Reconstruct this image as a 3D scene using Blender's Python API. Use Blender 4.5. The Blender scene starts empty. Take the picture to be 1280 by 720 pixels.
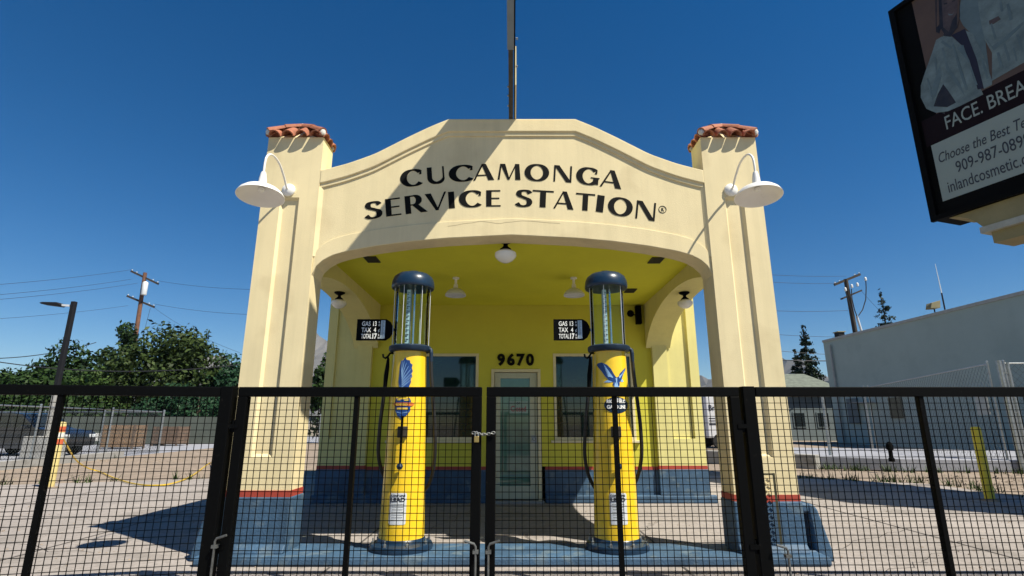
import bpy, bmesh, math, random
import numpy as np
from mathutils import Vector, Matrix
R_ = math.radians
random.seed(7)
rng = np.random.default_rng(7)
scn = bpy.context.scene
COL = scn.collection

# ------------------------------------------------------------------ camera, sky, sun, exposure
F_PX, PITCH, EYE = 670.0, R_(14.2), 1.3
cam_d = bpy.data.cameras.new('camera')
cam = bpy.data.objects.new('camera', cam_d)
COL.objects.link(cam)
cam.location = (0, 0, EYE)
cam.rotation_euler = (R_(90) + PITCH, 0, 0)
cam_d.sensor_width = 36
cam_d.lens = 36 * F_PX / 1280
cam_d.clip_start = 0.05
cam_d.clip_end = 20000
scn.camera = cam

SUNV = Vector((0.57, -0.41, 1.0)).normalized()      # direction towards the sun
w = bpy.data.worlds.new('World')
scn.world = w
w.use_nodes = True
nt = w.node_tree
bg = nt.nodes['Background']
sky = nt.nodes.new('ShaderNodeTexSky')
sky.sky_type = 'NISHITA'
sky.sun_disc = False
sky.sun_elevation = math.asin(SUNV.z)
sky.sun_rotation = math.atan2(SUNV.x, SUNV.y)
sky.altitude = 600
sky.air_density = 1.0
sky.dust_density = 0.1
sky.ozone_density = 3.0
hs = nt.nodes.new('ShaderNodeHueSaturation')
hs.inputs['Saturation'].default_value = 1.40
hs.inputs['Hue'].default_value = 0.503
nt.links.new(sky.outputs[0], hs.inputs['Color'])
nt.links.new(hs.outputs[0], bg.inputs[0])
bg.inputs[1].default_value = 0.057

sun_d = bpy.data.lights.new('sun', 'SUN')
sun_d.energy = 5.0
sun_d.angle = R_(0.53)
sun_d.color = (1.0, 0.94, 0.80)
sun = bpy.data.objects.new('sun', sun_d)
COL.objects.link(sun)
sun.rotation_euler = SUNV.to_track_quat('Z', 'Y').to_euler()
sun.location = (20, -12, 40)

scn.view_settings.view_transform = 'Standard'
scn.view_settings.look = 'None'
scn.view_settings.gamma = 1
scn.view_settings.use_curve_mapping = False
scn.view_settings.exposure = 0.75
scn.render.engine = 'CYCLES'
scn.cycles.transparent_max_bounces = 16

# ------------------------------------------------------------------ measuring helpers
def ray(u, v):
    x = (u - 640) / F_PX
    y = -(v - 360) / F_PX
    return Vector((x, math.cos(PITCH) - math.sin(PITCH) * y, math.sin(PITCH) + math.cos(PITCH) * y))
def P(u, v, Y):
    r = ray(u, v)
    return Vector((0, 0, EYE)) + r * (Y / r.y)
def G(u, v, z=0.0):
    r = ray(u, v)
    return Vector((0, 0, EYE)) + r * ((z - EYE) / r.z)

# ------------------------------------------------------------------ materials
def mat(name, col, rough=0.6, metal=0.0, noise=0.12, scale=6.0, bump=0.0, bscale=60.0, spec=0.5, col2=None, spots=None, coat=0.0, streak=0.0, fine=0.0):
    m = bpy.data.materials.new(name)
    m.use_nodes = True
    n = m.node_tree
    b = n.nodes['Principled BSDF']
    b.inputs['Roughness'].default_value = rough
    b.inputs['Metallic'].default_value = metal
    b.inputs['Specular IOR Level'].default_value = spec
    if coat: b.inputs['Coat Weight'].default_value = coat
    tc = n.nodes.new('ShaderNodeTexCoord')
    nz = n.nodes.new('ShaderNodeTexNoise')
    nz.inputs['Scale'].default_value = scale
    nz.inputs['Detail'].default_value = 8
    nz.inputs['Roughness'].default_value = 0.65
    n.links.new(tc.outputs['Object'], nz.inputs['Vector'])
    rp = n.nodes.new('ShaderNodeValToRGB')
    c = Vector(col)
    c2 = Vector(col2) if col2 else c * (1 - noise * 1.6)
    rp.color_ramp.elements[0].position = 0.3
    rp.color_ramp.elements[1].position = 0.7
    rp.color_ramp.elements[0].color = (*c2, 1)
    c3 = c * (1 + noise * 0.5)
    rp.color_ramp.elements[1].color = (*[min(x, 0.95) for x in c3], 1)
    n.links.new(nz.outputs['Fac'], rp.inputs['Fac'])
    out = rp.outputs['Color']
    if spots:
        n2 = n.nodes.new('ShaderNodeTexNoise')
        n2.inputs['Scale'].default_value = spots[1]
        n2.inputs['Detail'].default_value = 4
        n.links.new(tc.outputs['Object'], n2.inputs['Vector'])
        r2 = n.nodes.new('ShaderNodeValToRGB')
        r2.color_ramp.elements[0].position = spots[2]
        r2.color_ramp.elements[1].position = spots[2] + 0.1
        r2.color_ramp.elements[0].color = (0, 0, 0, 1)
        r2.color_ramp.elements[1].color = (spots[3],) * 3 + (1,)
        n.links.new(n2.outputs['Fac'], r2.inputs['Fac'])
        mx = n.nodes.new('ShaderNodeMix')
        mx.data_type = 'RGBA'
        mx.inputs['B'].default_value = (*spots[0], 1)
        n.links.new(r2.outputs['Color'], mx.inputs['Factor'])
        n.links.new(out, mx.inputs['A'])
        out = mx.outputs['Result']
    for amt, sc3, det in ((streak, (7.0, 7.0, 0.35), 5), (fine, (16.0, 16.0, 16.0), 10)):
        if not amt: continue
        mp = n.nodes.new('ShaderNodeMapping'); mp.inputs['Scale'].default_value = sc3
        n.links.new(tc.outputs['Object'], mp.inputs['Vector'])
        n3 = n.nodes.new('ShaderNodeTexNoise'); n3.inputs['Scale'].default_value = 1.0; n3.inputs['Detail'].default_value = det; n3.inputs['Roughness'].default_value = 0.7
        n.links.new(mp.outputs['Vector'], n3.inputs['Vector'])
        r3 = n.nodes.new('ShaderNodeValToRGB')
        r3.color_ramp.elements[0].position = 0.34; r3.color_ramp.elements[1].position = 0.56
        r3.color_ramp.elements[0].color = (1-amt, 1-amt, 1-amt*1.1, 1); r3.color_ramp.elements[1].color = (1,1,1,1)
        n.links.new(n3.outputs['Fac'], r3.inputs['Fac'])
        m3 = n.nodes.new('ShaderNodeMix'); m3.data_type = 'RGBA'; m3.blend_type = 'MULTIPLY'; m3.inputs['Factor'].default_value = 1
        n.links.new(out, m3.inputs['A']); n.links.new(r3.outputs['Color'], m3.inputs['B'])
        out = m3.outputs['Result']
    n.links.new(out, b.inputs['Base Color'])
    if bump:
        nb = n.nodes.new('ShaderNodeTexNoise')
        nb.inputs['Scale'].default_value = bscale
        nb.inputs['Detail'].default_value = 6
        n.links.new(tc.outputs['Object'], nb.inputs['Vector'])
        bp = n.nodes.new('ShaderNodeBump')
        bp.inputs['Strength'].default_value = bump
        bp.inputs['Distance'].default_value = 0.02
        n.links.new(nb.outputs['Fac'], bp.inputs['Height'])
        n.links.new(bp.outputs['Normal'], b.inputs['Normal'])
    return m

def leaf_mat(name, cols, rough=0.55):
    m = bpy.data.materials.new(name)
    m.use_nodes = True
    n = m.node_tree
    b = n.nodes['Principled BSDF']
    b.inputs['Roughness'].default_value = rough
    b.inputs['Specular IOR Level'].default_value = 0.12
    g = n.nodes.new('ShaderNodeNewGeometry')
    rp = n.nodes.new('ShaderNodeValToRGB')
    els = rp.color_ramp.elements
    els[0].color = (*cols[0], 1)
    els[1].color = (*cols[-1], 1)
    for i, c in enumerate(cols[1:-1]):
        e = els.new((i + 1) / (len(cols) - 1))
        e.color = (*c, 1)
    n.links.new(g.outputs['Random Per Island'], rp.inputs['Fac'])
    n.links.new(rp.outputs['Color'], b.inputs['Base Color'])
    b.inputs['Transmission Weight'].default_value = 0.0
    return m

def glass_mat(name, tint=(0.95, 1, 0.97), refl=0.12):
    m = bpy.data.materials.new(name)
    m.use_nodes = True
    n = m.node_tree
    n.nodes.remove(n.nodes['Principled BSDF'])
    out = n.nodes['Material Output']
    tr = n.nodes.new('ShaderNodeBsdfTransparent')
    tr.inputs[0].default_value = (*tint, 1)
    gl = n.nodes.new('ShaderNodeBsdfGlossy')
    gl.inputs['Roughness'].default_value = 0.04
    lw = n.nodes.new('ShaderNodeLayerWeight')
    lw.inputs[0].default_value = refl
    mx = n.nodes.new('ShaderNodeMixShader')
    n.links.new(lw.outputs['Fresnel'], mx.inputs[0])
    n.links.new(tr.outputs[0], mx.inputs[1])
    n.links.new(gl.outputs[0], mx.inputs[2])
    n.links.new(mx.outputs[0], out.inputs[0])
    return m

STAIN = (0.30, 0.24, 0.15)
M = {}
M['cream'] = mat('cream_stucco', (0.745, 0.63, 0.375), 0.85, streak=0.07, noise=0.05, scale=1.6, bump=0.13, bscale=110, spots=((0.60, 0.49, 0.28), 1.7, 0.55, 0.5))
M['yellow'] = mat('canopy_shade_stucco', (0.66, 0.635, 0.045), 0.85, noise=0.05, scale=1.4, bump=0.12, bscale=110, spec=0.2)  # same paint as the facade, yellowed for bounce light in the canopy shade
M['paleyellow'] = mat('half_shade_stucco', (0.71, 0.645, 0.27), 0.85, streak=0.05, noise=0.05, scale=1.6, bump=0.12, bscale=110, spec=0.25)  # same paint again, tinted between the sunlit and shaded walls
M['officeshade'] = mat('office_shade_stucco', (0.62, 0.575, 0.07), 0.85, noise=0.05, scale=1.4, bump=0.12, bscale=110, spec=0.2)  # same paint on the back wall, canopy shade put into its colour
M['blue'] = mat('blue_painted_concrete', (0.046, 0.106, 0.19), 0.65, noise=0.26, streak=0.15, scale=3.0, bump=0.25, bscale=50, spots=((0.12, 0.17, 0.21), 5.0, 0.57, 0.7))
M['red'] = mat('red_paint_stripe', (0.36, 0.05, 0.03), 0.6, noise=0.1, scale=8)
M['terra'] = mat('terracotta', (0.36, 0.125, 0.065), 0.8, noise=0.25, scale=7, bump=0.3, bscale=40, spots=((0.20, 0.09, 0.06), 9, 0.58, 0.7))
M['mortar'] = mat('white_mortar', (0.62, 0.60, 0.55), 0.9, noise=0.1, bump=0.4)
M['wire'] = mat('weathered_wire', (0.045, 0.055, 0.055), 0.6, noise=0.15)
M['black'] = mat('black_enamel', (0.0016, 0.0018, 0.002), 0.6, noise=0.2, scale=20, spec=0.07, spots=((0.018, 0.016, 0.014), 26, 0.68, 0.7))
M['letter'] = mat('black_sign_paint', (0.006, 0.006, 0.0055), 0.7, noise=0.15, scale=8, spec=0.1)
M['rubber'] = mat('black_rubber', (0.012, 0.012, 0.012), 0.55, noise=0.2)
M['white'] = mat('white_enamel', (0.78, 0.77, 0.74), 0.35, noise=0.04, scale=4, spots=((0.60, 0.56, 0.50), 9, 0.64, 0.35))
M['opal'] = mat('opal_glass', (0.80, 0.80, 0.76), 0.15, noise=0.02, scale=3)
M['pumpyellow'] = mat('pump_yellow_enamel', (0.86, 0.56, 0.018), 0.3, streak=0.12, noise=0.04, scale=3, coat=0.4, spots=((0.62, 0.42, 0.02), 7, 0.66, 0.4))
M['navy'] = mat('navy_enamel', (0.010, 0.028, 0.058), 0.3, noise=0.12, scale=5, spec=0.35, coat=0.12)
M['navyworn'] = mat('worn_navy_enamel', (0.012, 0.026, 0.05), 0.5, noise=0.2, scale=9, spec=0.25, spots=((0.06, 0.08, 0.105), 12, 0.58, 0.6))
M['steel'] = mat('galvanised_steel', (0.42, 0.44, 0.44), 0.42, metal=0.85, noise=0.2, scale=14)
M['darksteel'] = mat('dull_dark_steel', (0.16, 0.165, 0.16), 0.5, metal=0.6, noise=0.3, scale=20)
M['glass'] = glass_mat('clear_glass')
M['pane'] = mat('dark_window_glass', (0.010, 0.030, 0.028), 0.04, noise=0.3, scale=1.2, spec=0.75)
M['doorpane'] = mat('reflection_teal_door_glass', (0.085, 0.20, 0.155), 0.05, noise=0.25, scale=1.5, spec=0.8)  # teal base colour stands in for the bright street reflected in the pane
M['trim'] = mat('cream_trim_paint', (0.70, 0.62, 0.38), 0.5, noise=0.06)
M['doortrim'] = mat('pale_door_paint', (0.50, 0.50, 0.36), 0.5, noise=0.06)
M['palepaper'] = mat('pale_enamel_plate', (0.62, 0.65, 0.68), 0.45, noise=0.05, scale=12)
M['ink'] = mat('dark_ink', (0.03, 0.035, 0.05), 0.6)
M['signwhite'] = mat('white_lettering', (0.78, 0.78, 0.74), 0.5, noise=0.03)
M['scale'] = mat('pale_blue_gauge', (0.46, 0.58, 0.66), 0.4, noise=0.1, scale=20)
M['emblue'] = mat('emblem_blue', (0.012, 0.055, 0.22), 0.35, noise=0.25, scale=18)
M['emlight'] = mat('emblem_pale_blue', (0.30, 0.50, 0.78), 0.35, noise=0.15, scale=18)
M['emorange'] = mat('emblem_orange', (0.65, 0.16, 0.03), 0.4)
M['emyellow'] = mat('emblem_yellow', (0.75, 0.52, 0.08), 0.4)
M['crack'] = mat('crack_line', (0.48, 0.39, 0.22), 0.95)  # tan line colour of the hairline crack over the arch
M['vent'] = mat('dark_vent', (0.04, 0.038, 0.015), 0.7)
M['rustbrown'] = mat('brown_steel', (0.055, 0.042, 0.028), 0.6, noise=0.3, scale=9)
M['bluegrey'] = mat('blue_grey_sheet', (0.16, 0.20, 0.24), 0.45, noise=0.1)
M['sunlitcream'] = mat('sunlit_cream', (0.70, 0.60, 0.34), 0.5)
def conc(name, c, **k):
    return mat(name, c, 0.9, noise=0.10, scale=0.9, bump=0.25, bscale=45, **k)
M['apron'] = mat('pinkish_concrete', (0.335, 0.298, 0.278), 0.9, noise=0.16, scale=0.55, bump=0.3, bscale=40, spots=((0.17, 0.15, 0.135), 1.1, 0.56, 0.6), fine=0.3)
M['dirt'] = mat('tan_dirt', (0.275, 0.215, 0.165), 0.95, noise=0.25, scale=2.5, bump=0.6, bscale=12, spots=((0.17, 0.14, 0.09), 3.5, 0.56, 0.6))
M['ground'] = mat('dry_ground', (0.25, 0.21, 0.16), 0.95, noise=0.25, scale=0.3, bump=0.5, bscale=6)
M['lot'] = conc('lavender_grey_concrete', (0.27, 0.275, 0.31), spots=((0.19, 0.19, 0.215), 1.0, 0.58, 0.5))
M['asphalt'] = mat('asphalt', (0.05, 0.05, 0.05), 0.9, noise=0.2, scale=3, bump=0.4, bscale=80)
M['kerb'] = conc('kerb_concrete', (0.32, 0.31, 0.29), spots=((0.18, 0.17, 0.15), 2.5, 0.55, 0.6))
M['joint'] = mat('dark_joint', (0.09, 0.08, 0.075), 0.9)
M['greywall'] = mat('grey_white_stucco', (0.32, 0.395, 0.37), 0.9, noise=0.05, scale=0.8, bump=0.3, bscale=20, spots=((0.27, 0.335, 0.315), 0.7, 0.57, 0.5))
M['coping'] = mat('wall_coping', (0.36, 0.37, 0.35), 0.8)
M['shingle'] = mat('grey_green_shingles', (0.14, 0.16, 0.13), 0.9, noise=0.25, scale=3, bump=0.5, bscale=12)
M['housewall'] = mat('blue_grey_siding', (0.12, 0.15, 0.16), 0.8, noise=0.1, scale=3)  # siding colour darkened to stand in for shade on the house
M['darkwin'] = mat('dark_glass', (0.015, 0.02, 0.022), 0.1, spec=0.7)
M['bark'] = mat('bark', (0.09, 0.065, 0.045), 0.95, noise=0.3, scale=5, bump=0.6, bscale=12)
M['polewood'] = mat('creosoted_wood', (0.16, 0.075, 0.045), 0.9, noise=0.3, scale=3, bump=0.4, bscale=20)
M['poledark'] = mat('dark_wood', (0.045, 0.035, 0.028), 0.9, noise=0.3, scale=3)
M['bronze'] = mat('dark_bronze_paint', (0.012, 0.012, 0.014), 0.6, spec=0.2, noise=0.1)
M['galv_white'] = mat('pale_grey_metal', (0.62, 0.64, 0.66), 0.5, noise=0.08)
M['cable'] = mat('cable', (0.02, 0.02, 0.022), 0.6)
M['bollard'] = mat('yellow_bollard_paint', (0.58, 0.47, 0.19), 0.6, noise=0.12, scale=6, spots=((0.42, 0.32, 0.14), 9, 0.58, 0.6))
M['bollard2'] = mat('bright_yellow_bollard_paint', (0.62, 0.50, 0.04), 0.6, noise=0.12, scale=6, spots=((0.40, 0.33, 0.08), 9, 0.58, 0.6))
M['tape'] = mat('yellow_caution_tape', (0.75, 0.50, 0.03), 0.4)
M['tapered'] = mat('red_reflective_tape', (0.60, 0.12, 0.05), 0.4)
M['tapewhite'] = mat('white_reflective_tape', (0.75, 0.73, 0.68), 0.4)
M['carpaint'] = mat('black_car_paint', (0.012, 0.014, 0.02), 0.2, noise=0.1, coat=1.0)
M['tyre'] = mat('tyre', (0.015, 0.015, 0.015), 0.85)
M['chrome'] = mat('alloy', (0.55, 0.56, 0.58), 0.25, metal=0.9, noise=0.1)
M['lamp_red'] = mat('red_lens', (0.35, 0.02, 0.02), 0.2)
M['lamp_clear'] = mat('clear_lens', (0.6, 0.62, 0.64), 0.1)
M['crate'] = mat('weathered_wood', (0.27, 0.17, 0.10), 0.85, noise=0.3, scale=6, bump=0.4, bscale=25)
M['cratedark'] = mat('dark_weathered_wood', (0.15, 0.10, 0.07), 0.85, noise=0.3, scale=6)
M['carton'] = mat('cardboard', (0.40, 0.29, 0.17), 0.85, noise=0.15)
M['vanwhite'] = mat('white_van_paint', (0.66, 0.66, 0.68), 0.35, noise=0.05)
M['signframe'] = mat('dark_sign_frame', (0.003, 0.003, 0.003), 0.7, noise=0.15, scale=3, spec=0.08)
M['signface'] = mat('pale_sign_face', (0.26, 0.30, 0.28), 0.35, noise=0.03, scale=2)
M['maroon'] = mat('dark_maroon_print', (0.012, 0.006, 0.008), 0.6, spec=0.1)
M['adbrown'] = mat('print_brown', (0.105, 0.062, 0.036), 0.4, noise=0.2, scale=0.8)
M['adcoat'] = mat('print_white_coat', (0.17, 0.22, 0.225), 0.4, noise=0.32, scale=2.4)
M['adcoat2'] = mat('print_grey_coat', (0.12, 0.165, 0.18), 0.4, noise=0.2, scale=2.2)
M['adhair'] = mat('print_dark_hair', (0.03, 0.021, 0.018), 0.4, noise=0.45, scale=4)
M['adskin'] = mat('print_skin', (0.10, 0.066, 0.055), 0.4, noise=0.4, scale=3)
M['adplum'] = mat('print_plum_shirt', (0.016, 0.009, 0.02), 0.5)
M['signbase'] = mat('tan_sign_base', (0.24, 0.21, 0.115), 0.75, noise=0.12, scale=1.5, spots=((0.15, 0.13, 0.075), 1.2, 0.56, 0.5))
M['mountain'] = mat('mountain_rock', (0.13, 0.12, 0.11), 0.95, noise=0.3, scale=0.004)
M['blockwall'] = mat('grey_green_block_wall', (0.085, 0.098, 0.082), 0.9, noise=0.15, scale=1.0)
M['rustleaf'] = leaf_mat('rust_red_litter', [(0.10, 0.04, 0.02), (0.22, 0.08, 0.04), (0.16, 0.12, 0.07)])
M['leafA'] = leaf_mat('leaves_dark_green', [(0.0063, 0.0156, 0.0041), (0.0174, 0.0380, 0.0090), (0.0298, 0.0585, 0.0149)])
M['leafB'] = leaf_mat('leaves_olive_green', [(0.0115, 0.0216, 0.0053), (0.0300, 0.0482, 0.0120), (0.0464, 0.0708, 0.0191)])
M['leafC'] = leaf_mat('leaves_blue_green', [(0.0058, 0.0205, 0.0097), (0.0167, 0.0490, 0.0232), (0.0305, 0.0718, 0.0332)])
M['leafD'] = leaf_mat('leaves_light_green', [(0.0202, 0.0428, 0.0091), (0.0353, 0.0655, 0.0151), (0.0554, 0.0857, 0.0227)])
M['needle'] = leaf_mat('needles', [(0.0060, 0.0141, 0.0071), (0.0111, 0.0227, 0.0111), (0.0202, 0.0328, 0.0151)])

# ------------------------------------------------------------------ mesh helpers
class MB:
    def __init__(s): s.v = []; s.f = []; s.mi = []; s.cur = 0
    def add(s, vs, fs):
        o = len(s.v)
        s.v += [tuple(x) for x in vs]
        s.f += [tuple(i + o for i in f) for f in fs]
        s.mi += [s.cur] * len(fs)
        return s
    def box(s, x0, x1, y0, y1, z0, z1):
        return s.add([(x0,y0,z0),(x1,y0,z0),(x1,y1,z0),(x0,y1,z0),(x0,y0,z1),(x1,y0,z1),(x1,y1,z1),(x0,y1,z1)],
                     [(0,3,2,1),(4,5,6,7),(0,1,5,4),(1,2,6,5),(2,3,7,6),(3,0,4,7)])
    def bar(s, a, b, wx, wy=None, up=(0,0,1)):
        a = Vector(a); b = Vector(b); wy = wy or wx
        t = (b - a).normalized()
        u = Vector(up)
        if abs(t.dot(u)) > 0.95: u = Vector((0,1,0))
        x = t.cross(u).normalized(); y = x.cross(t).normalized()
        vs = []
        for p in (a, b):
            for sx, sy in ((-1,-1),(1,-1),(1,1),(-1,1)):
                vs.append(p + x*(sx*wx/2) + y*(sy*wy/2))
        return s.add(vs, [(0,1,2,3),(7,6,5,4),(0,4,5,1),(1,5,6,2),(2,6,7,3),(3,7,4,0)])
    def tube(s, pts, r, n=8, cap=True):
        pts = [Vector(p) for p in pts]
        rs = r if isinstance(r, (list, tuple)) else [r] * len(pts)
        vs = []; fs = []
        prev = None
        for i, p in enumerate(pts):
            t = (pts[min(i+1, len(pts)-1)] - pts[max(i-1, 0)]).normalized()
            if prev is None:
                u = Vector((0,0,1)) if abs(t.z) < 0.9 else Vector((1,0,0))
                x = t.cross(u).normalized()
            else:
                x = (prev - t * prev.dot(t)).normalized()
            prev = x
            y = t.cross(x)
            for k in range(n):
                a = 2*math.pi*k/n
                vs.append(p + (x*math.cos(a) + y*math.sin(a)) * rs[i])
        for i in range(len(pts)-1):
            for k in range(n):
                fs.append((i*n+k, i*n+(k+1)%n, (i+1)*n+(k+1)%n, (i+1)*n+k))
        if cap:
            fs.append(tuple(range(n-1,-1,-1))); fs.append(tuple((len(pts)-1)*n+k for k in range(n)))
        return s.add(vs, fs)
    def lathe(s, prof, n=32, c=(0,0,0), axis='z', mtx=None):
        vs = []; fs = []
        for r, z in prof:
            for k in range(n):
                a = 2*math.pi*k/n
                p = Vector((r*math.cos(a), r*math.sin(a), z))
                if axis == 'y': p = Vector((p.x, p.z, p.y))
                if axis == 'x': p = Vector((p.z, p.x, p.y))
                if mtx is not None: p = mtx @ p
                vs.append(p + Vector(c))
        for i in range(len(prof)-1):
            for k in range(n):
                fs.append((i*n+k, i*n+(k+1)%n, (i+1)*n+(k+1)%n, (i+1)*n+k))
        if prof[0][0] > 1e-5: fs.append(tuple(range(n-1,-1,-1)))
        if prof[-1][0] > 1e-5: fs.append(tuple((len(prof)-1)*n+k for k in range(n)))
        return s.add(vs, fs)
    def prism(s, poly, d0, d1, axis='y'):
        n = len(poly)
        def pt(a, b, d): return {'y': (a, d, b), 'x': (d, a, b), 'z': (a, b, d)}[axis]
        vs = [pt(a, b, d0) for a, b in poly] + [pt(a, b, d1) for a, b in poly]
        fs = [tuple(range(n)), tuple(range(2*n-1, n-1, -1))] + [(i, n+i, n+(i+1)%n, (i+1)%n) for i in range(n)]
        return s.add(vs, fs)
    def strip(s, xs, lo, hi, d0, d1, axis='y'):
        """closed band between two curves, extruded from d0 to d1"""
        def pt(a, b, d): return {'y': (a, d, b), 'x': (d, a, b)}[axis]
        vs = []; fs = []
        for x, l, h in zip(xs, lo, hi):
            vs += [pt(x,l,d0), pt(x,h,d0), pt(x,h,d1), pt(x,l,d1)]
        n = len(xs)
        for i in range(n-1):
            a = i*4; b = a+4
            fs += [(a,b,b+1,a+1),(a+1,b+1,b+2,a+2),(a+2,b+2,b+3,a+3),(a+3,b+3,b,a)]
        fs += [(0,1,2,3), tuple((n-1)*4+k for k in (3,2,1,0))]
        return s.add(vs, fs)
    def build(s, name, mats, parent=None, bevel=0, smooth=False, origin=None, seg=2, fix=True):
        me = bpy.data.meshes.new(name)
        vs = s.v
        if origin is not None:
            o = Vector(origin)
            vs = [tuple(Vector(v) - o) for v in vs]
        me.from_pydata(vs, [], s.f)
        if not isinstance(mats, (list, tuple)): mats = [mats]
        for m in mats: me.materials.append(m)
        me.polygons.foreach_set('material_index', s.mi)
        if fix:
            bm = bmesh.new(); bm.from_mesh(me)
            bmesh.ops.recalc_face_normals(bm, faces=bm.faces)
            bm.to_mesh(me); bm.free()
        if smooth:
            me.polygons.foreach_set('use_smooth', [True]*len(me.polygons))
            try: me.set_sharp_from_angle(angle=R_(38))
            except Exception: pass
        me.update()
        o = bpy.data.objects.new(name, me)
        COL.objects.link(o)
        if bevel:
            bv = o.modifiers.new('bevel', 'BEVEL')
            bv.width = bevel; bv.segments = seg; bv.limit_method = 'ANGLE'; bv.angle_limit = R_(40)
            bv.harden_normals = False
        if parent is not None: o.parent = parent
        elif origin is not None: o.location = origin
        return o

def tag(o, label=None, cat=None, group=None, kind=None):
    if label: o['label'] = label
    if cat: o['category'] = cat
    if group: o['group'] = group
    if kind: o['kind'] = kind
    return o
def thing(name, label, cat, loc=(0,0,0), rz=0, group=None):
    o = bpy.data.objects.new(name, None)
    o.empty_display_size = 0.2
    COL.objects.link(o)
    o.location = loc; o.rotation_euler = (0,0,rz)
    return tag(o, label, cat, group)
def copy_tree(o, parent=None, skip=()):
    c = o.copy(); COL.objects.link(c)
    if parent is not None: c.parent = parent
    for ch in list(o.children):
        if ch in skip: continue
        copy_tree(ch, c, skip)
    return c

def text_bm(body, size, offset=0.0, extrude=0.002, sx=1.0, shear=0.0, align='CENTER', space=1.0):
    cu = bpy.data.curves.new('txt', 'FONT')
    cu.body = body; cu.size = size; cu.offset = offset; cu.extrude = extrude
    cu.align_x = align; cu.shear = shear; cu.space_character = space
    cu.resolution_u = 3
    ob = bpy.data.objects.new('txt', cu)
    COL.objects.link(ob)
    dg = bpy.context.evaluated_depsgraph_get(); dg.update()
    me = bpy.data.meshes.new_from_object(ob.evaluated_get(dg))
    bpy.data.objects.remove(ob); bpy.data.curves.remove(cu)
    me.transform(Matrix.Diagonal((sx,1,1,1)))
    return me
def texts(mb, items, y=0.0, extrude=0.0015, rot=0.0, wrap=None):
    """items: (body,size,x,z,sx,offset,shear,align) on the local XZ plane facing -Y"""
    for it in items:
        body, size, x, z, sx = it[:5]
        off = it[5] if len(it) > 5 else 0
        sh = it[6] if len(it) > 6 else 0
        al = it[7] if len(it) > 7 else 'CENTER'
        me = text_bm(body, size, off, extrude, sx, sh, al)
        vs = []
        for v in me.vertices:
            X, Z = v.co.x + x, v.co.y + z
            if rot: X, Z = X*math.cos(rot)-Z*math.sin(rot), X*math.sin(rot)+Z*math.cos(rot)
            vs.append(wrap(X, Z, -v.co.z) if wrap else (X, y - v.co.z, Z))
        mb.add(vs, [tuple(p.vertices) for p in me.polygons])
        bpy.data.meshes.remove(me)
    return mb

# ================================================================== GROUND
MB().add([(-6000,-400,-0.012),(6000,-400,-0.012),(6000,6000,-0.012),(-6000,6000,-0.012)],[(0,1,2,3)]).build('ground', M['ground'])
tag(bpy.data.objects['ground'], kind='structure')
def sheet(name, pts, z, m):
    o = MB().add([(x,y,z) for x,y in pts], [tuple(range(len(pts)))]).build(name, m)
    return tag(o, kind='structure')
sheet('apron', [(-11.6,-3.5),(9.3,-3.5),(9.3,12.6),(6.0,14.5),(-5.6,14.5),(-11.6,12.2)], 0.0, M['apron'])
sheet('dirt_yard', [(-16.5,-3.5),(-11.5,-3.5),(-11.5,12.3),(-5.6,14.6),(6,14.6),(9.2,12.7),(9.2,-3.5),(24,-3.5),(24,48),(-16.4,48)], -0.006, M['dirt'])
sheet('neighbour_lot', [(-60,10),(-14.9,10),(-16.5,31),(-12,42),(-12,60),(-60,60)], -0.003, M['lot'])
sheet('street', [(-400,-20),(400,-20),(400,-4.2),(-400,-4.2)], -0.004, M['asphalt'])
sheet('sidewalk', [(-400,-4.2),(400,-4.2),(400,-3.5),(-400,-3.5)], 0.002, M['kerb'])
# control joints sawn into the apron
jb = MB()
for X in (-8.2,-5.0,-1.7,1.6,5.0,7.9): jb.add([(X-.012,-3.4,.004),(X+.012,-3.4,.004),(X+.012,13.5 if abs(X)<5.5 else 11.5,.004),(X-.012,13.5 if abs(X)<5.5 else 11.5,.004)], [(0,1,2,3)])
for Y in (1.0,4.4,8.3,12.1): jb.add([(-11,Y-.012,.0045),(9,Y-.012,.0045),(9,Y+.012,.0045),(-11,Y+.012,.0045)], [(0,1,2,3)])
def crack(pts):
    for a, b in zip(pts, pts[1:]):
        a = Vector((*a,.0043)); b = Vector((*b,.0043)); n = (b-a).cross(Vector((0,0,1))).normalized()*.0035
        jb.add([a-n,b-n,b+n,a+n],[(0,1,2,3)])
def wander(p, q, n=14, amp=.10):
    out = []
    for i in range(n+1):
        t = i/n
        out.append((p[0]+(q[0]-p[0])*t+random.uniform(-amp,amp), p[1]+(q[1]-p[1])*t+random.uniform(-amp,amp)))
    return out
for p, q in (((3.3,6.2),(6.4,8.2)),((2.0,8.0),(1.3,6.4)),((-.6,9.2),(-1.1,6.6)),((-7.8,7.4),(-4.4,6.0)),((4.2,10.2),(8.6,7.2)),((-9.5,9.8),(-6.1,10.6)),((3.4,5.3),(5.2,6.6))): crack(wander(p,q))
tag(jb.build('apron_joints', M['joint'], fix=False), kind='structure')
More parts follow.
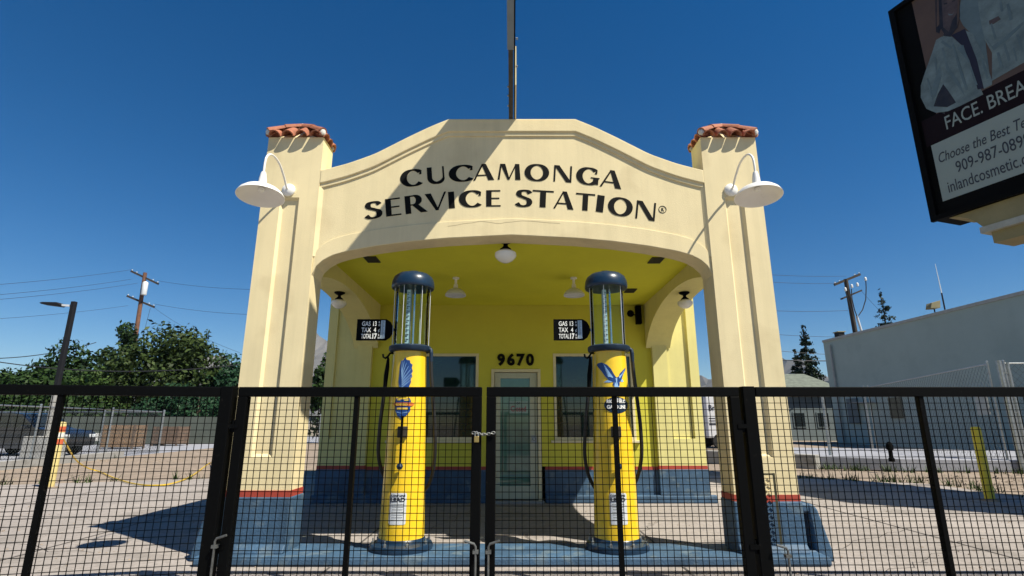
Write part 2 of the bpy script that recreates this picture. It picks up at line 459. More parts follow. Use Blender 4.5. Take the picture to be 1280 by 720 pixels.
# mountains
def ridge(name, pts, Y, depth):
    xs = np.linspace(pts[0][0], pts[-1][0], 160)
    hs = np.interp(xs, [p[0] for p in pts], [p[1] for p in pts])
    hs = hs * (1 + 0.10*np.sin(xs*.012)+.06*np.sin(xs*.031+1)) + 7*np.sin(xs*.06)
    V = []; Fc = []
    rows = 10
    for j in range(rows+1):
        t = j/rows
        for x, h in zip(xs, hs):
            V.append((x + 40*math.sin(j*2.1+x*.011), Y - depth*(1-t) + 60*math.sin(x*.017+j), -5 + max(h,2)*t**1.3*(1 + .12*math.sin(x*.03+j*1.7))))
    n = len(xs)
    for j in range(rows):
        for i in range(n-1): Fc.append((j*n+i, j*n+i+1, (j+1)*n+i+1, (j+1)*n+i))
    mb = MB(); mb.add(V, Fc)
    return tag(mb.build(name, M['mountain'], fix=False), kind='structure')
ridge('mountains', [(-3000,120),(-2300,165),(-1900,200),(-1400,255),(-1150,310),(-900,395),(-650,330),(-300,260),(300,220),(900,220),(1250,265),(1500,230),(1800,210),(3000,150)], 2500, 900)

# the air between here and the mountains
hz = MB().box(-4200,4200,-300,3600,-1.2,470).build('haze', None)
hm = bpy.data.materials.new('haze'); hm.use_nodes = True
hn = hm.node_tree; hn.nodes.remove(hn.nodes['Principled BSDF'])
pv = hn.nodes.new('ShaderNodeVolumePrincipled')
pv.inputs['Color'].default_value = (0.45, 0.68, 1.0, 1)
pv.inputs['Density'].default_value = 0.00005
hn.links.new(pv.outputs[0], hn.nodes['Material Output'].inputs['Volume'])
hz.data.materials.clear(); hz.data.materials.append(hm)
tag(hz, kind='stuff')

# ================================================================== SERVICE STATION
YF = 5.67
ST = thing('service_station', 'cream-yellow stucco service station with arched canopy and painted name', 'gas station', (0, YF, 0))
SO = (0, YF, 0)
def sp(mb, name, m, parent=None, **k):
    return mb.build(name, m, parent or ST, origin=SO, **k)
XI, XO = 2.21, 2.855
# parapet and arch curves
PX = [0,.75,.95,1.22,1.6,1.9,2.21]; PZ = [4.79,4.79,4.70,4.555,4.335,4.215,4.125]
AX = [0,.733,1.134,1.523,1.84,2.0,2.106,2.17,2.21]; AZ = [3.355,3.316,3.278,3.224,3.163,3.115,3.055,2.985,2.89]
def spl(xs, zs, x):
    return float(np.interp(abs(x), xs, zs))
xs = sorted(set([-2.21,2.21,-.75,.75] + [round(v,4) for v in np.linspace(-2.2,2.2,89)] + [s*a for a in AX for s in (-1,1)]))
# smooth the two curves a little
def smooth(fx, sig, keep=None):
    out = []
    for x in xs:
        ws = 0; acc = 0
        for d in np.linspace(-2.5,2.5,11):
            q = max(-2.21, min(2.21, x + d*sig)); wgt = math.exp(-d*d/2)
            acc += wgt*fx(q); ws += wgt
        out.append(acc/ws)
    return out
top = [spl(PX,PZ,x) for x in xs]
tops = smooth(lambda q: spl(PX,PZ,q), .05)
top = [t if abs(abs(x)-.75) < .08 or abs(x) < .75 else s for x, t, s in zip(xs, top, tops)]
bot = smooth(lambda q: spl(AX,AZ,q), .02)
bot = [b if abs(x) < 2.12 else spl(AX,AZ,x) for x, b in zip(xs, bot)]
sp(MB().strip(xs, bot, top, YF+.03, YF+.30), 'facade_panel', M['cream'])
sp(MB().strip(xs, [t-.155 for t in top], [t+.012 for t in top], YF-.004, YF+.33), 'parapet_cap', M['cream'], bevel=.012)
sp(MB().strip(xs, [t-.205 for t in top], [t-.150 for t in top], YF+.014, YF+.10), 'parapet_moulding', M['cream'], bevel=.006)
xa = xs; sp(MB().strip(xa, [b+.001 for b in bot], [min(b+.20, t-.3) for b, t in zip(bot, top)], YF+.018, YF+.10), 'arch_band', M['cream'], bevel=.006)
for s_ in (-1,1):
    sp(MB().prism([(s_*2.2105,YF+.002),(s_*2.2105,YF+.0305),(s_*2.165,YF+.0305)],3.10,3.935,'z'),'panel_reveal',M['cream'])
# front pillars
DP = .33                     # pillar depth
def tile_cap(cx, cy, z, parent):
    mb = MB(); hw, hd, h = .318, .187, .185
    apex = Vector((cx, cy, z+h))
    mb.cur = 2
    mb.add([(cx-hw+.04,cy-hd+.04,z-.01),(cx+hw-.04,cy-hd+.04,z-.01),(cx+hw-.04,cy+hd-.04,z-.01),(cx-hw+.04,cy+hd-.04,z-.01),tuple(apex-Vector((0,0,.03)))],[(0,3,2,1),(0,1,4),(1,2,4),(2,3,4),(3,0,4)])
    mb.cur = 0
    def barrel(a, b, ra, rb, upv, n=8):
        a = Vector(a); b = Vector(b); t = (b-a).normalized(); x = t.cross(Vector(upv)).normalized(); y = x.cross(t).normalized()
        vs = []
        for p, r in ((a,ra),(b,rb)):
            for rr in (r, r-.014):
                for k in range(n+1):
                    an = math.pi*k/n
                    vs.append(p + x*math.cos(an)*rr + y*math.sin(an)*rr*1.05)
        m = n+1; fs = []
        for k in range(n):
            fs += [(k,k+1,2*m+k+1,2*m+k),(m+k,3*m+k,3*m+k+1,m+k+1),(k,m+k,m+k+1,k+1),(2*m+k,2*m+k+1,3*m+k+1,3*m+k)]
        fs += [(0,2*m,3*m,m),(n,m+n,3*m+n,2*m+n)]
        mb.add(vs, fs)
    for side in range(4):
        ang = side*math.pi/2
        rot = Matrix.Rotation(ang, 3, 'Z')
        hl, dp, nbar = (hw, hd, 4) if side % 2 == 0 else (hd, hw, 3)
        for k in range(nbar):
            s = (k-(nbar-1)/2)*(.160 if nbar == 4 else .125) + random.uniform(-.006,.006)
            frac = max(.25, 1-abs(s)/(hl*1.12))
            lo = Vector((s, -dp-.018, -.012)); hi = Vector((s*.98, -dp+dp*frac, h*frac-.005))
            up = rot @ Vector((0,-h,dp))
            o = Vector((cx,cy,z))
            barrel(o + rot@lo, o + rot@hi, .070, .056, up)
    for sx in (-1,1):
        for sy in (-1,1):
            c = Vector((cx+sx*hw*1.0, cy+sy*hd*1.0, z+.045))
            mid = c.lerp(apex, .52)+Vector((0,0,.025))
            barrel(c, mid, .056, .05, (0,0,1)); barrel(mid-(apex-c)*.04, apex+Vector((0,0,.03)), .058, .05, (0,0,1))
    mb.cur = 1
    mb.lathe([(0,-.04),(.034,-.025),(.042,0),(.03,.024),(.0,.032)], 12, apex+Vector((0,0,.05)))
    for sx in (-1,1):
        for sy in (-1,1):
            mb.lathe([(0,-.04),(.03,-.03),(.04,0),(.03,.03),(0,.04)], 10, (cx+sx*hw*.985, cy+sy*hd*.985, z+.045))
    return sp(mb, 'tile_cap', [M['terra'], M['mortar'], M['cream']], parent, smooth=True, fix=True)
def pillar(s, zs, zc):
    x0, x1 = sorted((s*XI, s*XO)); cx = s*2.532
    r0, r1, rz0, rz1, rd = cx-.107, cx+.107, .967, 3.80, .034
    mb = MB()
    ztop = 4.56
    mb.box(x0,x1,YF+rd,YF+DP,zs,ztop)
    for a,b,c,d in ((x0,r0,zs,ztop),(r1,x1,zs,ztop)): mb.box(a,b,YF,YF+rd-.0005,c,d)
    mb.box(r0,r1,YF,YF+rd-.0005,zs,rz0); mb.box(r0,r1,YF,YF+rd-.0005,rz1,ztop)
    ch = .026          # splayed edges of the recess
    mb.prism([(r0-.001,YF+.001),(r0-.001,YF+rd+.001),(r0+ch,YF+rd+.001)],rz0+.001,rz1-.001,'z')
    mb.prism([(r1+.001,YF+.001),(r1+.001,YF+rd+.001),(r1-ch,YF+rd+.001)],rz0+.001,rz1-.001,'z')
    mb.prism([(YF+.0015,rz1+.001),(YF+rd+.001,rz1+.001),(YF+rd+.001,rz1-ch)],r0+.001,r1-.001,'x')
    o = sp(mb, 'pillar', M['cream'])
    # sill slope at the recess foot
    sp(MB().prism([(YF+.001,rz0-.001),(YF+rd,rz0-.001),(YF+rd,rz0+.035)], r0+.002, r1-.002, 'x'), 'recess_sill', M['cream'], o)
    sp(MB().box(x0-.006,x1+.006,YF-.006,YF+DP+.006,zs-.062,zs), 'stripe', M['red'], o)
    b = MB(); b.box(x0-.016,x1+.016,YF-.016,YF+DP+.016,.0,zs-.062)
    b.prism([(YF-.016,.088),(YF-.075,.088),(YF-.06,.12),(YF-.016,.17)], x0-.012, x1+.012, 'x')
    sp(b, 'base', M['blue'], o, bevel=.012)
    tile_cap(cx, YF+DP/2-.01, 4.56, o)
    return o
pL = pillar(-1, .655, 0); pR = pillar(1, .615, 0)
# lattice hatch on the right pillar
hx0, hx1, hz0, hz1 = 2.30, 2.63, .10, .80
hb = MB()
def zone(z): return 0 if z > .615 else (1 if z > .553 else 2)
for (a,b) in ((.10,.553),(.553,.615),(.615,.80)):
    hb.cur = zone((a+b)/2); hb.box(hx0,hx1-.03,YF-.024,YF-.004,a,b)
n = 17
for i in range(-n,n):
    for sgn in (1,-1):
        pass
st = .034
for i in range(int((hx1-.03-hx0)/st)):
    for j in range(int((hz1-hz0)/st)):
        cx_, cz_ = hx0+(i+.5)*st, hz0+(j+.5)*st
        hb.cur = zone(cz_)
        sgn = 1 if (i+j) % 2 else -1
        hb.bar((cx_-.013, YF-.029, cz_-sgn*.013),(cx_+.013, YF-.029, cz_+sgn*.013), .009, .012)
hb.cur = 3  # dark strips along two edges, painted in for the recess shadow
hb.box(hx1-.029,hx1-.003,YF-.022,YF-.012,hz0,hz1+.02); hb.box(hx0,hx1-.03,YF-.018,YF-.010,hz1+.001,hz1+.018)
sp(hb, 'access_hatch', [M['cream'],M['red'],M['blue'],M['vent']], pR)
# wheel guards
def guard(s):
    mb = MB()
    y0, y1 = YF+.02, YF+.52
    zt = .50
    prof = [(2.97,.0),(3.14,.0),(3.13,.10),(3.035,zt-.03),(3.0,zt+.02),(2.945,zt+.03),(2.94,zt-.05),(2.955,.3)]
    mb.prism([(s*a,b) for a,b in prof], y0, y1, 'y')
    mb.prism([(s*a,b) for a,b in [(2.872,zt-.06),(2.95,zt-.055),(2.95,zt+.028),(2.872,zt+.035)]], y0+.003, y1-.003, 'y')
    mb.prism([(s*a,b) for a,b in [(2.872,.0),(2.99,.0),(2.985,.10),(2.872,.105)]], y0-.003, y1-.003, 'y')
    mb.box(*sorted((s*2.873,s*2.96)), y1-.10, y1-.006, .09, zt-.04)
    return sp(mb, 'wheel_guard', M['blue'], bevel=.02, smooth=True)
guard(-1); guard(1)
# pump island
ib = MB(); ib.box(-3.0,3.0,5.49,6.10,0,.087)
sp(ib, 'pump_island', M['blue'], bevel=.022)
# side arch walls and canopy
ZC = 3.42
ys = [5.985] + [round(v,3) for v in np.linspace(6.05,9.65,44)]
def az(y):
    t = (y-7.7)/2.02
    return 2.40 + .85*math.sqrt(max(0,1-t*t))
for s in (-1,1):
    d0, d1 = sorted((s*2.42, s*2.855))
    sp(MB().strip(ys,[az(y) for y in ys],[4.36]*len(ys), d0, d1, 'x'), 'side_arch', M['paleyellow'])
    d0, d1 = sorted((s*2.40, s*2.90))
    sp(MB().box(d0,d1,6.02,9.6,4.362,4.50), 'side_coping', M['terra'], bevel=.04)
sp(MB().box(-2.42,2.42,YF+.302,9.66,ZC,ZC+.2), 'canopy_ceiling', M['yellow'])
# office block
YB = 9.70
OX0, OX1, OH = -3.30, 3.36, 4.6
wl = (-2.14,-.60,1.02,2.53); dr = (-.37,.51,0,2.25); wr = (.74,2.17,1.02,2.53)
def wallpanel(zlo, zhi, m, name, proud=0.0):
    mb = MB(); y0 = YB-proud; y1 = YB+.2
    segs = [OX0, wl[0], wl[1], dr[0], dr[1], wr[0], wr[1], OX1]
    for i in range(7):
        a, b = segs[i], segs[i+1]
        if i in (1,5):
            z0, z1 = wl[2], wl[3]
        elif i == 3: z0, z1 = dr[2], dr[3]
        else: z0 = z1 = None
        if z0 is None: mb.box(a,b,y0,y1,zlo,zhi)
        else:
            if z0 > zlo: mb.box(a,b,y0,y1,zlo,min(zhi,z0))
            if z1 < zhi: mb.box(a,b,y0,y1,max(zlo,z1),zhi)
    return sp(mb, name, m)
wallpanel(.585, OH, M['officeshade'], 'office_wall')
# side and rear office walls
ob = MB(); ob.box(OX0,OX0+.2,YB+.2,14.2,0,OH); ob.box(OX1-.2,OX1,YB+.2,14.2,0,OH); ob.box(OX0+.2,OX1-.2,14.0,14.2,0,OH)
sp(ob, 'office_side_wall', M['paleyellow'])
sp(MB().box(OX0+.2,OX1-.2,YB+.2,14.0,OH-.4,OH-.25), 'office_roof', M['coping'])
sp(MB().box(OX0+.2,OX1-.2,YB+.2,14.0,0.001,.03), 'office_floor', M['vent'])
def skip_door(m, name, z0, z1, proud):
    mb = MB()
    mb.box(OX0-proud,dr[0]-.06,YB-proud,YB+.19,z0,z1); mb.box(dr[1]+.06,OX1+proud,YB-proud,YB+.19,z0,z1)
    return sp(mb, name, m)
skip_door(M['red'],'office_stripe',.53,.585,.008)
skip_door(M['blue'],'office_base',.0,.53,.02)
pb = MB(); pb.box(OX0-.1,dr[0]-.06,YB-.10,YB-.021,0,.13); pb.box(dr[1]+.06,OX1+.1,YB-.10,YB-.021,0,.13)
sp(pb,'office_plinth',M['blue'],bevel=.02)
# pilasters at the ends of the office front
def pilaster(s):
    a, b = 2.52, 3.33
    rx0, rx1 = 2.78, 3.17
    y0 = YB-.085; zt = OH; zb = .605
    mb = MB()
    def bx(p,q,ya,yb,z0,z1):
        p, q = sorted((s*p, s*q)); mb.box(p,q,ya,yb,z0,z1)
    bx(a,b,y0+.05,YB-.001,zb,zt)
    bx(a,rx0,y0,y0+.0495,zb,zt); bx(rx1,b,y0,y0+.0495,zb,zt); bx(rx0,rx1,y0,y0+.0495,zb,1.05); bx(rx0,rx1,y0,y0+.0495,3.6,zt)
    o = sp(mb,'pilaster',M['paleyellow'])
    m2 = MB(); p,q = sorted((s*a,s*b)); m2.box(p-.005,q+.005,y0-.005,YB-.001,.545,.604); sp(m2,'stripe',M['red'],o)
    m3 = MB(); m3.box(p-.012,q+.012,y0-.012,YB-.021,.132,.5445); sp(m3,'base',M['blue'],o,bevel=.01)
    return o
pilaster(-1); pilaster(1)
# windows
def window(wn):
    x0,x1,z0,z1 = wn
    fb = MB(); t=.05
    fb.box(x0,x1,YB-.012,YB+.06,z1-t,z1); fb.box(x0,x1,YB-.012,YB+.06,z0,z0+t)
    fb.box(x0,x0+t,YB-.012,YB+.06,z0+t,z1-t); fb.box(x1-t,x1,YB-.012,YB+.06,z0+t,z1-t)
    w_ = sp(fb,'window',M['trim'],bevel=.004)
    sp(MB().box(x0+t,x1-t,YB+.03,YB+.045,z0+t,z1-t),'pane',M['pane'],w_)
    sp(MB().box(x0-.06,x1+.06,YB-.06,YB-.001,z0-.045,z0-.002),'sill',M['trim'],w_,bevel=.006)
    return w_
window(wl); window(wr)
# door
x0,x1,z0,z1 = dr
db = MB(); t=.055
db.box(x0,x1,YB-.02,YB+.10,z1-t,z1); db.box(x0,x0+t,YB-.02,YB+.10,0,z1-t); db.box(x1-t,x1,YB-.02,YB+.10,0,z1-t)
dfr = sp(db,'door_frame',M['trim'],bevel=.004)
lb = MB(); a,b,c,d = x0+t+.008, x1-t-.008, .045, z1-t-.008
lb.box(a,a+.10,YB+.02,YB+.065,c,d); lb.box(b-.13,b,YB+.02,YB+.065,c,d); lb.box(a+.10,b-.13,YB+.02,YB+.065,d-.10,d); lb.box(a+.10,b-.13,YB+.02,YB+.065,c,c+.22)
door = sp(lb,'door',M['doortrim'],bevel=.004)
sp(MB().box(a+.10,b-.13,YB+.035,YB+.05,c+.22,d-.10),'pane',M['doorpane'],door)
sp(MB().box(b-.11,b-.02,YB-.005,YB+.019,.98,1.10).lathe([(.02,0),(.03,.02),(.03,.05),(.0,.06)],12,(b-.065,YB-.06,1.04),'y'),'handle',M['steel'],door)
sp(MB().box(x0-.03,x1+.03,YB-.16,YB-.022,.0,.04),'door_step',M['kerb'],bevel=.008)
# address numerals
nm = MB(); texts(nm,[('9',.275,-.165,0,1.0,.012),('6',.275,0.01,0,1.0,.012),('7',.275,.18,0,1.0,.012),('0',.275,.355,0,1.0,.012)],0,.012)
nm.v = [(x_-.03, y_+YB-.013, z_+2.325) for x_,y_,z_ in nm.v]
sp(nm,'address_numerals',M['letter'])
# ceiling grilles
def grille(u,v):
    p = G(u,v,ZC); mb = MB(); mb.box(p.x-.085,p.x+.085,p.y-.13,p.y+.13,ZC-.012,ZC-.0005)
    for k in range(6): mb.box(p.x-.075,p.x+.075,p.y-.12+k*.043,p.y-.108+k*.043,ZC-.018,ZC-.0125)
    sp(mb,'ceiling_vent',M['vent'])
grille(465,324); grille(820,325); grille(788,363)
# --- painted lettering
TH, tn = .20, .062
def ribbon(path, wf):
    polys = []
    L = []; Rr = []
    for i,p in enumerate(path):
        a = path[max(i-1,0)]; b = path[min(i+1,len(path)-1)]
        dx, dy = b[0]-a[0], b[1]-a[1]; l = math.hypot(dx,dy) or 1; nx, ny = -dy/l, dx/l
        w_ = wf(nx,ny,i/(len(path)-1))
        L.append((p[0]+nx*w_,p[1]+ny*w_)); Rr.append((p[0]-nx*w_,p[1]-ny*w_))
    for i in range(len(path)-1): polys.append([L[i],Rr[i],Rr[i+1],L[i+1]])
    return polys
def nib(a=.124,b=.043): return lambda nx,ny,t: math.sqrt((a*nx)**2+(b*ny)**2)
def arc(cx,cy,rx,ry,a0,a1,wf=None,n=28):
    return ribbon([(cx+rx*math.cos(R_(a0+(a1-a0)*i/n)),cy+ry*math.sin(R_(a0+(a1-a0)*i/n))) for i in range(n+1)], wf or nib())
def q(b0,b1,t0,t1,y0=0,y1=1): return [[(b0,y0),(b1,y0),(t1,y1),(t0,y1)]]
def rect(x0,x1,y0,y1): return [[(x0,y0),(x1,y0),(x1,y1),(x0,y1)]]
def cat(pts,n=6):
    out = []
    for i in range(len(pts)-1):
        p0 = pts[max(i-1,0)];p1=pts[i];p2=pts[i+1];p3=pts[min(i+2,len(pts)-1)]
        for k in range(n):
            t=k/n
            out.append(tuple(.5*(2*p1[j]+(p2[j]-p0[j])*t+(2*p0[j]-5*p1[j]+4*p2[j]-p3[j])*t*t+(3*p1[j]-p0[j]-3*p2[j]+p3[j])*t**3) for j in (0,1)))
    out.append(pts[-1]); return out
GL = {
 'C': (.84, arc(.47,.5,.36,.465,42,318)+q(.70,.79,.74,.80,.66,.84)),
 'U': (.80, rect(.03,.235,.36,1)+rect(.69,.76,.36,1)+arc(.43,.36,.297,.325,180,360,lambda nx,ny,t:.10*abs(nx)*(1-t)+.035*t+.05*abs(ny))),
 'A': (.90, q(0,.085,.385,.455)+q(.64,.885,.37,.555)+rect(.17,.70,.27,.34)),
 'M': (1.02, q(0,.085,.10,.165)+q(.44,.53,.10,.32)+q(.45,.52,.78,.84)+q(.78,1.01,.76,.95)),
 'O': (1.0, arc(.5,.5,.385,.465,0,360,n=44)),
 'N': (.86, rect(.03,.105,0,1)+q(.60,.83,.03,.26)+rect(.755,.83,.0,1)),
 'G': (.92, arc(.47,.5,.36,.465,44,322)+rect(.66,.86,.06,.42)+q(.70,.79,.74,.80,.66,.84)+rect(.56,.90,.40,.455)),
 'S': (.68, ribbon(cat([(.60,.80),(.50,.93),(.34,.965),(.18,.91),(.125,.77),(.19,.64),(.36,.54),(.52,.43),(.575,.27),(.51,.11),(.34,.035),(.16,.07),(.04,.20)]),nib(.118,.05))),
 'E': (.60, rect(.02,.225,0,1)+rect(.2,.58,0,.075)+rect(.2,.53,.465,.535)+rect(.2,.57,.925,1)),
 'R': (.82, rect(.02,.225,0,1)+rect(.2,.36,.93,1)+rect(.2,.36,.44,.505)+arc(.34,.72,.20,.25,90,-90,nib(.112,.042))+q(.58,.83,.27,.50,0,.47)),
 'V': (.84, q(.37,.49,0,.235)+q(.40,.465,.75,.83)),
 'I': (.22, rect(.0,.21,0,1)),
 'T': (.76, rect(0,.76,.915,1)+rect(.275,.485,0,.95)),
}
row1 = [('C',197,287,170,102),('U',300,375,158,92),('C',390,490,151,85),('A',485,570,145,80),('M',583,675,143,80),('O',690,787,148,81),('N',803,880,152,87),('G',895,990,163,94),('A',990,1078,175,105)]
row2 = [('S',55,122,298,230),('E',135,200,287,217),('R',213,302,276,204),('V',297,385,265,195),('I',388,413,257,191),('C',430,522,253,186),('E',535,597,250,185),('S',655,720,251,184),('T',720,805,253,186),('A',805,887,260,190),('T',893,970,266,198),('I',975,1005,272,205),('O',1020,1118,287,214),('N',1130,1213,303,230)]
YL = YF + .03
def letters(row, mb):
    pts = []
    for ch,l,r,bm_,tp in row:
        px = 440+(l+r)/2/3.2
        b_ = P(px,180+bm_/3.2,YL); t_ = P(px,180+tp/3.2,YL)
        xl = P(440+l/3.2,180+bm_/3.2,YL).x; xr = P(440+r/3.2,180+bm_/3.2,YL).x
        pts.append((ch,b_.x,b_.z,t_.z-b_.z,xr-xl))
    for i,(ch,x,z,h,wd) in enumerate(pts):
        a = pts[max(i-1,0)]; b = pts[min(i+1,len(pts)-1)]
        ang = math.atan2(b[2]-a[2], b[1]-a[1])
        gw, polys = GL[ch]
        ca, sa = math.cos(ang), math.sin(ang)
        for k,pl in enumerate(polys):
            d = .004 + .00002*(k % 37)
            out = []
            for gx,gy in pl:
                lx = (gx-gw/2)/gw*wd; lz = gy*h
                out.append((x+lx*ca-lz*sa*.9, z+lx*sa+lz*ca))
            mb.prism(out, YL-d, YL+.001, 'y')
lt = MB(); letters(row1,lt); letters(row2,lt)
# registered mark
c = P(440+1242/3.2,180+262/3.2,YL)
rg = [(c.x+.042*math.cos(2*math.pi*i/24), c.z+.042*math.sin(2*math.pi*i/24)) for i in range(25)]
for pl in ribbon(rg, lambda nx,ny,t:.0028): lt.prism(pl, YL-.004, YL+.001,'y')
me = MB(); texts(me,[('R',.058,0,0,1,-.001)],0,.002)
lt.add([(v[0]+c.x, v[1]+YL-.003, v[2]+c.z-.021) for v in me.v], me.f)
sp(lt,'painted_lettering',M['letter'],fix=True)

def hairline(pts, Y):
    m_ = MB(); pp = [P(u,v,Y) for u,v in pts]; out = []
    for a,b in zip(pp,pp[1:]):
        for k in range(4): out.append(a.lerp(b,k/4)+Vector((random.uniform(-.006,.006),0,random.uniform(-.006,.006))))
    out.append(pp[-1])
    for a,b in zip(out,out[1:]):
        n_ = Vector((-(b.z-a.z),0,b.x-a.x)).normalized()*random.uniform(.0012,.0028)
        m_.add([(a.x-n_.x,Y-.0012,a.z-n_.z),(b.x-n_.x,Y-.0012,b.z-n_.z),(b.x+n_.x,Y-.0012,b.z+n_.z),(a.x+n_.x,Y-.0012,a.z+n_.z)],[(0,1,2,3)])
    return sp(m_,'hairline_crack',M['crack'],fix=False)
hairline([(560,283),(600,277),(626,279),(652,276),(700,279)],YF+.018)
# ================================================================== LAMPS ON THE STATION
def wall_lamp(s, label):
    root = thing('wall_lamp', label, 'lamp', (-2.552 if s < 0 else 2.50, YF, 3.886), 0, 'gooseneck lamps on the front pillars')
    MB().lathe([(.075,0),(.075,-.02),(.06,-.035),(.03,-.045),(0,-.05)],20,(0,0,0),'y').build('wall_plate',M['white'],root,smooth=True)
    sx = 0.0; sy = -.62; sz = -.20
    pts = [(0,-.03,0),(0,-.07,.01),(0,-.15,.085),(0,-.28,.17),(0,-.40,.195),(0,-.52,.175),(0,-.60,.10),(0,sy,.0),(0,sy,-.09)]
    # smooth the gooseneck
    sm = []
    for i in range(len(pts)-1):
        p0=Vector(pts[max(i-1,0)]);p1=Vector(pts[i]);p2=Vector(pts[i+1]);p3=Vector(pts[min(i+2,len(pts)-1)])
        for k in range(5):
            t=k/5; sm.append(.5*(2*p1+(p2-p0)*t+(2*p0-5*p1+4*p2-p3)*t*t+(3*p1-p0-3*p2+p3)*t**3))
    sm.append(Vector(pts[-1]))
    MB().tube(sm,.0115,10).build('gooseneck',M['white'],root,smooth=True)
    MB().lathe([(.022,.12),(.028,.10),(.038,.04),(.044,-.04),(.047,-.05)],20,(sx,sy,sz)).build('neck',M['white'],root,smooth=True)
    prof = [(r_*.79,z_*.82) for r_,z_ in [(.05,-.045),(.09,-.052),(.16,-.075),(.22,-.105),(.265,-.145),(.288,-.185),(.292,-.195),(.284,-.195),(.258,-.155),(.21,-.115),(.15,-.085),(.08,-.062),(.0,-.058)]]
    tilt = Matrix.Rotation(R_(2)*s,3,'Y') @ Matrix.Rotation(R_(-6),3,'X')
    MB().lathe(prof,40,(sx,sy,sz),mtx=tilt).build('shade',M['white'],root,smooth=True)
    MB().lathe([(0,-.055),(.025,-.06),(.035,-.075),(.028,-.092),(0,-.10)],16,(sx,sy,sz),mtx=tilt).build('bulb',M['opal'],root,smooth=True)
    return root
wall_lamp(-1,'white gooseneck lamp on the front pillar to the left of the painted name')
wall_lamp(1,'white gooseneck lamp on the front pillar to the right of the painted name')
def globe(label, x, y, z, sc=1.0):
    root = thing('globe_lamp', label, 'lamp', (x,y,z), 0, 'opal globe lamps under the canopy')
    root.scale = (sc,sc,sc)
    MB().lathe([(.09,0),(.09,-.015),(.06,-.035),(.028,-.05),(.026,-.075),(.05,-.10),(.068,-.115),(.068,-.135)],24).build('fitter',M['black'],root,smooth=True)
    MB().lathe([(.06,-.125),(.09,-.14),(.125,-.165),(.128,-.20),(.115,-.225),(.085,-.255),(.04,-.28),(0,-.285)],28).build('globe',M['opal'],root,smooth=True)
    return root
pc = G(632,299,ZC)
globe('opal globe lamp hanging just behind the centre of the front arch', pc.x, pc.y+.03, ZC)
globe('opal globe lamp under the shaded left side arch', -2.63, 7.95, az(7.95)-.003, .88)
globe('opal globe lamp under the sunlit right side arch', 2.63, 7.95, az(7.95)-.003, .88)
def pendant(label,u,v):
    p = G(u,v,ZC)
    root = thing('pendant_lamp', label, 'lamp', (p.x,p.y,ZC), 0, 'metal shade pendant lamps under the canopy')
    MB().lathe([(.05,0),(.05,-.02),(.02,-.03),(.018,-.10),(.03,-.11),(.035,-.16),(.03,-.17)],20).build('stem',M['white'],root,smooth=True)
    MB().lathe([(.03,-.16),(.07,-.175),(.12,-.21),(.15,-.25),(.152,-.262),(.145,-.262),(.115,-.222),(.06,-.19),(0,-.185)],28).build('shade',M['galv_white'],root,smooth=True)
    MB().lathe([(.143,-.262),(.143,-.278),(.155,-.28),(.155,-.265)],28).build('rim',M['galv_white'],root)
    return root
pendant('small metal pendant lamp seen beside the left gas pump cylinder',570,347)
pendant('small metal pendant lamp above the price board of the right gas pump',717,347)
p = P(786,392,9.5)
fl = thing('flood_lamp','small black flood lamp on the back wall under the canopy','lamp',(p.x+.2,9.66,p.z))
MB().box(-.05,.05,-.09,.02,-.17,.17).build('housing',M['black'],fl,bevel=.01)
MB().lathe([(.0,0),(.02,-.02),(.06,-.08),(.065,-.11),(0,-.10)],16,(-.17,-.06,0),'y').tube([(-.05,-.05,0),(-.15,-.05,0)],.012,6).build('lamp_head',M['black'],fl,smooth=True)

# blade sign on the parapet
bl = thing('blade_sign','thin dark blade sign rising forward from the middle of the parapet, seen edge on','sign',(0.0,YF,4.80))
def sl(d0,d1,z0,z1,x0,x1):      # a slab whose lower edge climbs forward
    k=.36
    return MB().add([(x0,-d0,k*d0+z0),(x1,-d0,k*d0+z0),(x1,-d1,k*d1+z0),(x0,-d1,k*d1+z0),(x0,-d0,k*d0+z1),(x1,-d0,k*d0+z1),(x1,-d1,k*d1+z1),(x0,-d1,k*d1+z1)],[(0,3,2,1),(4,5,6,7),(0,1,5,4),(1,2,6,5),(2,3,7,6),(3,0,4,7)])
sl(-.02,.86,0,1.06,-.038,.012).build('mounting_plate',M['rustbrown'],bl)
sl(.86,1.52,-.03,1.06,-.05,.02).build('sign_panel',M['bluegrey'],bl)
sl(-.02,1.50,.02,1.0,.0225,.034).build('edge_trim',M['black'],bl)
sl(-.02,.44,-.002,.5,.0345,.050).build('sunlit_side',M['sunlitcream'],bl)  # cream colour stands in for sun on the right side of the support
for d in (.12,.25,.36,.6,.9): MB().lathe([(.012,0),(.012,.02),(0,.024)],8,(-.053 if d<.4 else .04,-d,.36*d+.06),'x').build('bolt',M['steel'],bl)

# ================================================================== GAS PUMPS
ISL = .088
def col_r(z): return .228 + (.178-.228)*min(1,max(0,(z-.08)/1.9))
def wrapper(zoff, lift):
    def wrp(x, z, d):
        zz = z + zoff; r = col_r(zz) + lift + d; a = x / col_r(zz)
        return (r*math.sin(a), -r*math.cos(a), zz)
    return wrp
def patch(mb, poly, zoff, lift, th=.0015):
    """flat 2D polygon wrapped on to the tapering column"""
    bm = bmesh.new()
    vs = [bm.verts.new((x,z,0)) for x,z in poly]
    f = bm.faces.new(vs)
    bmesh.ops.triangulate(bm, faces=[f])
    for it in range(3):
        es = [e for e in bm.edges if e.calc_length() > .035]
        if es:
            bmesh.ops.subdivide_edges(bm, edges=es, cuts=1); bmesh.ops.triangulate(bm, faces=bm.faces[:])
    bm.verts.index_update()
    wr_ = wrapper(zoff, lift)
    mb.add([wr_(v.co.x, v.co.y, 0) for v in bm.verts], [tuple(v.index for v in f.verts) for f in bm.faces])
    bm.free()
